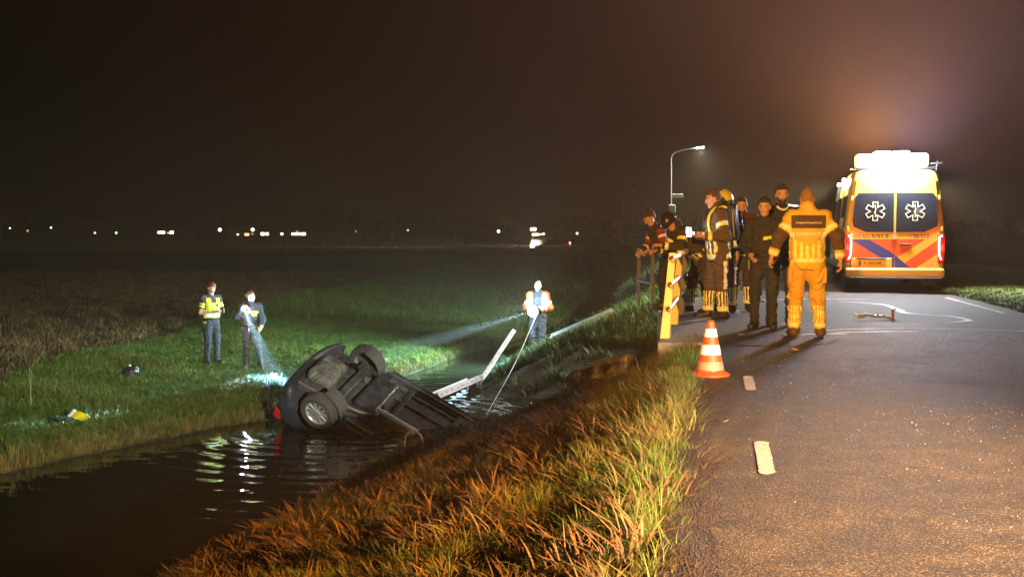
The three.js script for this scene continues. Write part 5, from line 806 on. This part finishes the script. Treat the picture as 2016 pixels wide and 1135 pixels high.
// ---------------------------------------------------------------- hand lamps
{ // rescuer's searchlight
  const pos = worldOf(rescuer.g, V(0.0, 1.13, 0.42)), aim = V(-4.4, -1.62, -19.6), d = aim.clone().sub(pos).normalize();
  const t = thing('search_lamp', 'blinding white hand searchlight held by the bald rescuer', 'lamp', pos.toArray());
  const q = new THREE.Quaternion().setFromUnitVectors(V(0, 0, 1), d), g1 = new THREE.CylinderGeometry(0.08, 0.135, 0.16, 24).rotateX(-Math.PI / 2).translate(0, 0, -0.07).applyQuaternion(q); part('casing', [g1, box(0.03, 0.04, 0.14, 0, 0.1, -0.06, 0.01).applyQuaternion(q)], CL.black, t);
  const p = d.clone().multiplyScalar(0.05), lens = new THREE.SphereGeometry(0.14, 28, 18).scale(1, 1, 0.4).applyQuaternion(q).translate(p.x, p.y, p.z); part('lamp_lens', lens, glow(0.8, 0.93, 1, 90), t);
  lightAt('spot', 'lamp_flare', [0.5, 0.85, 1], LAMP.rescuerGlow, p.toArray(), t, { target: [-1, 6, 4.5], angle: R(48), penumbra: 1, size: 6 }); lightAt('point', 'lamp_near', [0.6, 0.88, 1], 17, [p.x + 0.02, p.y + 0.17, p.z + 0.12], t, { size: 5 }); lightAt('spot', 'lamp_spill', [0.42, 0.88, 1], LAMP.rescuerFill, p.toArray(), t, { target: [-6, -0.8, 0.6], angle: R(64), penumbra: 0.6, size: 6 });
  lightAt('spot', 'lamp_beam', [0.4, 1, 1.7], LAMP.rescuerBeam, p.toArray(), t, { target: d.clone().multiplyScalar(8).toArray(), angle: R(3.6), penumbra: 1, size: 1.5 });
}
{ // policewoman's torch
  const pos = worldOf(torchOfficer.g, V(-0.15, 1.36, 0.31)), aim = V(-3.95, -1.88, -18.9), d = aim.clone().sub(pos).normalize(), q = new THREE.Quaternion().setFromUnitVectors(V(0, 0, 1), d);
  const t = thing('torch', 'white shining torch held at the shoulder of the policewoman', 'torch', pos.toArray());
  part('handle', new THREE.CylinderGeometry(0.018, 0.018, 0.2, 16).rotateX(Math.PI / 2).translate(0, 0, -0.1).applyQuaternion(q), CL.black, t);
  const p = d.clone().multiplyScalar(0.03); part('lamp_lens', new THREE.SphereGeometry(0.042, 20, 14).scale(1, 1, 0.5).applyQuaternion(q).translate(p.x, p.y, p.z), glow(0.85, 0.92, 1, 70), t);
  lightAt('point', 'torch_flare', [0.75, 0.87, 1], LAMP.officerGlow, d.clone().multiplyScalar(0.06).toArray(), t, { size: 2 }); lightAt('spot', 'torch_beam', [0.4, 0.9, 1.75], LAMP.officerBeam, p.toArray(), t, { target: d.clone().multiplyScalar(5).toArray(), angle: R(4.2), penumbra: 1, size: 1 }); lightAt('spot', 'torch_spill', [0.8, 0.95, 0.9], LAMP.officerSpill, p.toArray(), t, { target: V(-4.7, -1.75, -19.5).sub(pos).toArray(), angle: R(11), penumbra: 0.6, size: 1 });
}
{ // phones
  const mk = (person, v, label, turn, k, rx = -0.6) => { const p = worldOf(person.g, V(...v)), t = thing('phone', label, 'phone', p.toArray(), turn); t.rotation.x = rx; part('case', box(0.085, 0.15, 0.01, 0, 0, 0, 0.004), CL.black, t); part('screen', new THREE.PlaneGeometry(0.075, 0.135).translate(0, 0, 0.0065), glow(0.75, 0.85, 1, k), t); if (k > 2) lightAt('point', 'screen_light', [0.75, 0.85, 1], 0.5, [0, 0, 0.06], t, { size: 2 }); return t; };
  mk(phoneHolder, [0.06, 1.27, 0.47], 'phone with bright bluish screen held by the brown haired firefighter', 0.15, 3.2, -0.25);
  mk(officer, [0.02, 1.22, 0.4], 'dark phone in the hands of the officer in the yellow vest', 2.6, 0.25, 0.6);
}
{ const t = thing('work_light', 'small flat white light shining behind the shoulder of the bearded officer', 'lamp', [4.05, 1.63, -15.6], 0.3); t.rotation.z = -0.08; part('casing', box(0.3, 0.12, 0.03, 0, 0, -0.022, 0.01), CL.black, t); part('lamp_face', box(0.28, 0.1, 0.02, 0, 0, 0, 0.006), glow(0.85, 0.92, 1, 4), t); part('pole', rod(V(0, -0.05, -0.04), V(0.13, -1.62, -0.04), 0.015), CL.black, t); lightAt('point', 'work_lamp', [0.85, 0.92, 1], 2.5, [0, 0, 0.03], t, { size: 3 }); }

// ---------------------------------------------------------------- street lamps
function streetLamp(label, x, d, h, reach, lit) {
  const y0 = ground(x, d), t = thing('street_lamp', label, 'street lamp', [x, y0, -d]), H = h - y0, m = std(0.3, 0.31, 0.3, 0.5, 0.6);
  part('pole', [rod(V(0, 0, 0), V(0, H * 0.55, 0), 0.07, 0.055), rod(V(0, H * 0.55, 0), V(0, H - 0.7, 0), 0.05, 0.04)], m, t);
  part('arm', tube([V(0, H - 0.75, 0), V(0, H - 0.35, 0), V(0.12, H - 0.12, 0), V(0.4, H + 0.02, 0), V(reach - 0.2, H + 0.22, 0)], 0.035, 30, 8), m, t);
  const hd = new THREE.Group(); hd.name = 'lamp_head'; hd.position.set(reach, H + 0.24, 0); hd.rotation.z = 0.12; t.add(hd); part('casing', box(0.55, 0.09, 0.22, 0, 0.03, 0, 0.04), m, hd);
  part('lamp_glass', box(0.4, 0.07, 0.18, 0.02, -0.045, 0, 0.03), lit ? glow(0.85, 1, 0.95, 45) : std(0.4, 0.42, 0.4, 0.2), hd);
  if (lit) { lightAt('spot', 'lamp_light', [0.8, 1, 0.92], lit, [reach + 0.02, H + 0.19, 0], t, { target: [reach + 0.5, 0, 3], angle: R(74), penumbra: 0.9, size: 5 }); lightAt('point', 'lamp_halo', [0.8, 1, 0.95], lit * 0.12, [reach + 0.02, H + 0.19, 0.0], t, { size: 4 }); }
  return t;
}
{
  const t = streetLamp('lit street lamp with curved arm and small signs behind the firefighters', 8.62, 58, 5.75, 1.55, LAMP.street);
  part('sign_blade', box(0.56, 0.2, 0.03, 0.36, 3.35 - t.position.y, 0.06, 0.01), std(0.75, 0.7, 0.55, 0.5), t); part('control_box', box(0.36, 0.44, 0.2, 0.05, 2.65 - t.position.y, 0.05, 0.03), std(0.5, 0.48, 0.4, 0.6), t);
  streetLamp('unlit street lamp far off to the left of the lit one', 12.35, 119, 5.8, 1.15, 0);
}
// ---------------------------------------------------------------- far road: car, van, post
function smallCar(t, paintM, L, H, W, glassM) {      // side-on hatchback, nose to -x
  const s = (x, w, y0, yb, y1, wr) => { const q = [[0, y0], [0.9, y0], [1, y0 + 0.15], [1, yb], [wr / w, y1 - 0.05], [wr / w * 0.9, y1], [0, y1]], p = q.map(([u, y]) => [x, y, u * w]); for (let i = q.length - 2; i > 0; i--) p.push([x, q[i][1], -q[i][0] * w]); return p; };
  const k = L / 2; part('body', toCreasedNormals(loft([s(-k, W * 0.8, 0.35, 0.6, 0.66, W * 0.7), s(-k + 0.15, W * 0.95, 0.25, 0.72, 0.78, W * 0.8), s(-k + 1.1, W, 0.22, 0.88, 0.95, W * 0.85), s(k - 0.5, W, 0.22, 0.95, 1.02, W * 0.85), s(k - 0.1, W * 0.96, 0.25, 0.95, 1.0, W * 0.85), s(k, W * 0.85, 0.35, 0.85, 0.9, W * 0.75)]), R(40)), paintM, t);
  part('cabin', toCreasedNormals(loft([s(-k + 1.0, W * 0.9, 0.85, 0.9, 0.96, W * 0.7), s(-k + 1.7, W * 0.92, 0.85, 0.96, H - 0.03, W * 0.68), s(-k + 2.6, W * 0.92, 0.85, 0.98, H, W * 0.7), s(k - 0.6, W * 0.92, 0.85, 0.98, H - 0.06, W * 0.7), s(k - 0.1, W * 0.9, 0.85, 0.95, 1.05, W * 0.75)]), R(40)), glassM, t);
  part('roof', box(L * 0.42, 0.04, W * 1.3, 0.35, H, 0, 0.015), paintM, t);
  for (const x of [-k + 0.85, k - 0.8]) for (const z of [-W + 0.08, W - 0.08]) { const w = new THREE.Group(); w.name = 'wheel'; w.position.set(x, 0.31, z); t.add(w); part('tyre', new THREE.TorusGeometry(0.23, 0.085, 10, 24), CL.boot, w); part('rim', cyl(0.18, 0.18, 0.12, 0, 0, 0, 16).rotateX(Math.PI / 2), CL.metal, w); }
}
{
  const glassM = std(0.02, 0.02, 0.022, 0.15), D = 136;
  const t = thing('car', 'silver grey car standing side on across the far road with red tail lamp', 'car', [5.15, -0.85, -D]); smallCar(t, std(0.72, 0.7, 0.66, 0.4, 0.2), 4.5, 1.55, 0.88, glassM);
  for (const z of [-0.6, 0.6]) part('tail_lamp', box(0.1, 0.32, 0.2, 2.22, 1.05, z, 0.03), glow(1, 0.12, 0.08, 14), t); part('headlamp', box(0.12, 0.14, 0.3, -2.12, 0.62, 0.6, 0.03), std(0.8, 0.8, 0.8, 0.2), t);
  lightAt('point', 'tail_light', [1, 0.05, 0.03], 6, [2.4, 1.05, 0.7], t, { size: 4 });
  // pale van nose-on beside it, one headlamp glaring
  const v = thing('van', 'pale van with glaring headlamp standing just left of the far silver car', 'van', [3.2, -0.86, -138.4], R(-20));
  const sec = (z, top, w, low) => { const q = [[0, low], [w, low], [w + 0.03, 0.8], [w, top - 0.15], [w - 0.15, top], [0, top]], p = q.map(([x, y]) => [x, y, z]); for (let i = q.length - 2; i > 0; i--) p.push([-q[i][0], q[i][1], z]); return p; };
  part('body', toCreasedNormals(loft([sec(-4, 1.85, 0.9, 0.3), sec(-0.9, 1.9, 0.92, 0.3), sec(-0.3, 1.2, 0.9, 0.3), sec(0, 0.9, 0.85, 0.35)]), R(35)), std(0.6, 0.58, 0.45, 0.5), v); part('windscreen', box(1.5, 0.5, 0.02, 0, 1.45, -0.5, 0.01).rotateX(0), glassM, v);
  for (const x of [-0.62, 0.62]) { part('headlamp', box(0.34, 0.3, 0.08, x, 0.72, 0.02, 0.05), glow(1, 1, 0.85, x < 0 ? 26 : 8), v); }
  for (const [x, z] of [[-0.8, -0.8], [0.8, -0.8], [-0.8, -3.2], [0.8, -3.2]]) part('tyre', new THREE.TorusGeometry(0.23, 0.085, 10, 24).rotateY(Math.PI / 2).translate(x, 0.31, z), CL.boot, v);
  lightAt('spot', 'headlight', [1, 0.98, 0.75], LAMP.headlight, [-0.62, 0.75, 0.12], v, { target: [-20, -0.7, 14], angle: R(9), penumbra: 0.9, size: 3 }); lightAt('point', 'headlamp_halo', [1, 0.98, 0.8], LAMP.vanHalo, [-0.62, 0.95, 0.5], v, { size: 3 });
  const b = thing('marker_post', 'small blue marker post on the verge of the far road', 'post', [0.85, ground(0.85, 133), -133]); part('post', box(0.05, 0.9, 0.05, 0, 0.4, 0, 0.01), CL.white, b); part('blue_board', box(0.28, 0.75, 0.03, 0, 0.62, 0.04, 0.01), glow(0.06, 0.12, 0.5, 0.0), b).material = std(0.1, 0.2, 0.75, 0.4);
}
// ---------------------------------------------------------------- far farmhouses and lamps along the horizon
{
  const D = 250, px = (x) => (x - 1008) / 2100 * D, py = (y) => 1.24 + (462 - y) / 2100 * D, wallM = std(0.09, 0.05, 0.035, 0.9), roofM = std(0.04, 0.03, 0.028, 0.9);
  const warm = [1, 0.82, 0.45], cool = [1, 0.95, 0.72], red = [1, 0.35, 0.1];
  const house = (label, x0, x1, wins) => {
    const w = px(x1) - px(x0) + 5, cx = (px(x0) + px(x1)) / 2, t = thing('farmhouse', label, 'house', [cx, -1.5, -D]); part('wall', box(w, 5, 8, 0, 2.3, -4.2, 0.02), wallM, t);
    const sh = new THREE.Shape(); sh.moveTo(-4.6, 0); sh.lineTo(4.6, 0); sh.lineTo(0, 4); part('roof', new THREE.ExtrudeGeometry(sh, { depth: w + 0.6, bevelEnabled: false }).rotateY(Math.PI / 2).translate(-w / 2 - 0.3, 4.8, -4.2), roofM, t);
    for (const [x, y, ww, hh, col, k] of wins) part('lit_window', box(ww, hh, 0.06, px(x) - cx, py(y) + 1.5, -0.17, 0.01), glow(...col, k), t);
  };
  house('far farmhouse with a bright row of windows left of the officers', 308, 342, [[312, 457, 0.5, 0.5, warm, 5], [317, 457, 0.6, 0.5, cool, 9], [322, 457, 0.6, 0.5, cool, 9], [332, 458, 0.6, 0.3, red, 3], [338, 457, 0.8, 0.6, cool, 9]]);
  house('far low house with three orange and white windows above the policewoman', 468, 500, [[468, 461, 0.5, 0.4, warm, 2.5], [484, 461, 0.5, 0.5, red, 8], [488, 461, 0.5, 0.5, red, 7], [497, 460, 0.4, 0.3, red, 2]]);
  house('far house with two round white lit windows', 514, 530, [[517, 460, 0.75, 0.65, cool, 9], [526, 460, 0.65, 0.6, warm, 9], [555, 460, 0.5, 0.5, cool, 8]]);
  house('far barn with the longest row of glowing windows on the horizon', 574, 602, [[577, 460, 0.6, 0.5, warm, 9], [582, 460, 0.6, 0.5, cool, 9], [587, 460, 0.6, 0.5, warm, 9], [592, 460, 0.6, 0.5, cool, 9], [598, 460, 0.8, 0.6, warm, 9], [585, 455, 0.5, 0.3, red, 1.5]]);
  house('far house with dim orange windows directly above the far van', 1046, 1070, [[1051, 461, 0.8, 0.5, cool, 7], [1057, 461, 0.7, 0.6, red, 8], [1063, 461, 0.6, 0.4, warm, 4], [1070, 460, 0.6, 0.4, cool, 3]]);
  const lamp = (label, x, y, r, col, k) => { const t = thing('far_lamp', label, 'lamp', [px(x), -1.5, -D + 6]); part('pole', rod(V(0, 0, 0), V(0, py(y) + 1.5, 0), 0.06), CL.dark, t); part('lamp_glass', ball(r, 0, py(y) + 1.5, 0), glow(...col, k), t); };
  [[44, 449, 0.2, cool, 2.5, 'faint far lamp nearest the left photo edge'], [78, 454, 0.25, red, 1.2, 'dim orange far lamp near the left edge'], [123, 448, 0.22, cool, 3, 'small pale far lamp third from the left edge'], [207, 458, 0.25, cool, 1.6, 'dim far lamp left of its brighter twin'], [248, 458, 0.25, cool, 2.4, 'far lamp just left of the bright farmhouse'], [447, 452, 0.36, cool, 9, 'bright far lamp above the policeman'], [510, 452, 0.36, cool, 9, 'bright far lamp raised over the house with two round windows'], [708, 455, 0.22, red, 1.3, 'faint orange far lamp alone right of the barn'], [808, 453, 0.22, cool, 1.4, 'faint lone far lamp left of the search lamp'], [982, 455, 0.33, cool, 6, 'bright far lamp left of the blue post'], [1046, 451, 0.38, cool, 9, 'left of two twin round far lamps over the van'], [1051.5, 451, 0.38, cool, 9, 'right of two twin round far lamps over the van'], [1133, 459, 0.28, warm, 3, 'yellow far lamp right of the silver car']].forEach(([x, y, r, c, k, l]) => lamp(l, x, y, r, c, k));
}
{ // dark trees on the horizon, one mass
  const r = rng(55), g = tuft(31, 60, 1.3, 0.9, 0.5, 0.12), N = 1500, m = new THREE.MeshStandardMaterial({ vertexColors: true, roughness: 0.9, side: THREE.DoubleSide }), im = new THREE.InstancedMesh(g, m, N), M = new THREE.Matrix4(), q = new THREE.Quaternion(), e = new THREE.Euler(); m.color.setRGB(0.05, 0.05, 0.025);
  for (let i = 0; i < N; i++) { const c = Math.floor(i / 30), rr = rng(c * 7 + 1), bx = -140 + 300 * rr() , bz = -285 - 40 * rr(), h = 3 + 5 * rr(); e.set(r() * 6, r() * 6, r() * 6); q.setFromEuler(e); M.compose(V(bx + (r() - 0.5) * 9, -1.5 + h * (0.1 + 0.9 * r()), bz + (r() - 0.5) * 6), q, V(2, 2, 2)); im.setMatrixAt(i, M); }
  im.name = 'far_wood'; im.userData = { kind: 'stuff', label: 'dark row of trees along the horizon', category: 'trees' }; scene.add(im);
}
// ---------------------------------------------------------------- lamps of the fire engine parked behind the photographer (out of frame)
function mast(label, x, d, h, col, cd, target, angle, pen, k, flap) {
  const t = thing('light_mast', label, 'lamp', [x, Math.max(-0.3, ground(x, d)), -d]), H = h - t.position.y; part('pole', rod(V(0, 0, 0), V(0, H - 0.12, 0), 0.03), CL.black, t); part('casing', box(0.34, 0.26, 0.16, 0, H, 0.14, 0.03), CL.black, t); part('lamp_glass', box(0.3, 0.22, 0.05, 0, H, 0, 0.02), glow(...col, k), t);
  lightAt('spot', 'mast_light', col, cd, [0, H, 0], t, { target: [target[0] - x, target[1] - t.position.y, target[2] + d], angle: R(angle), penumbra: pen, size: flap ? 1 : 4 });
  if (flap) {                                        // barn door: a flap that keeps the light off what lies beyond
    const f = new THREE.Group(); f.name = 'barn_door'; f.position.set(0, H, 0); f.rotation.y = Math.atan2(-(target[0] - x), -(target[2] + d)); t.add(f);
    const lip = -0.5 * Math.tan(R(flap)), len = Math.hypot(0.48, 0.16 - lip), g = new THREE.BoxGeometry(1.0, 0.006, len).rotateX(Math.atan2(0.16 - lip, 0.48) * -1).translate(0, (0.16 + lip) / 2, -0.26); part('flap', g, CL.black, f);
  }
}
mast('amber beacon of the fire engine behind the photographer', 5, -3, 3.0, [1, 0.42, 0.08], LAMP.amberBeacon, [1.1, -0.5, -6.2], 17.5, 0.7, 8, 14.2);
mast('second amber beacon of the fire engine behind the photographer', -2.6, -5, 3.2, [1, 0.44, 0.08], LAMP.amberBeaconFar, [3.0, 0.9, -14.2], 8.5, 0.6, 8);
mast('white floodlight of the fire engine behind the photographer', 6.2, -4, 2.3, [1, 0.94, 0.74], LAMP.floodlight, [-5, -2.2, -18], 16.5, 0.85, 6);
// like things belong together
const GROUPS = { far_lamp: 'small lamps along the horizon', farmhouse: 'lit houses along the horizon', street_lamp: 'street lamps along the left side of the road', ladder: 'ladders by the ditch', dry_weed: 'dry weeds on the banks', phone: 'phones held in hands', light_mast: 'lamps of the fire engine', twig: 'twigs and straws on the road' };
for (const o of scene.children) { const k = o.name.replace(/_\d+$/, ''); if (GROUPS[k]) o.userData.group = GROUPS[k]; else if (k === 'person') o.userData.group = /police|rescuer/.test(o.userData.label) && o.position.x < 2 ? 'helpers at the ditch' : 'people standing on the bridge'; }
renderer.render(scene, camera);
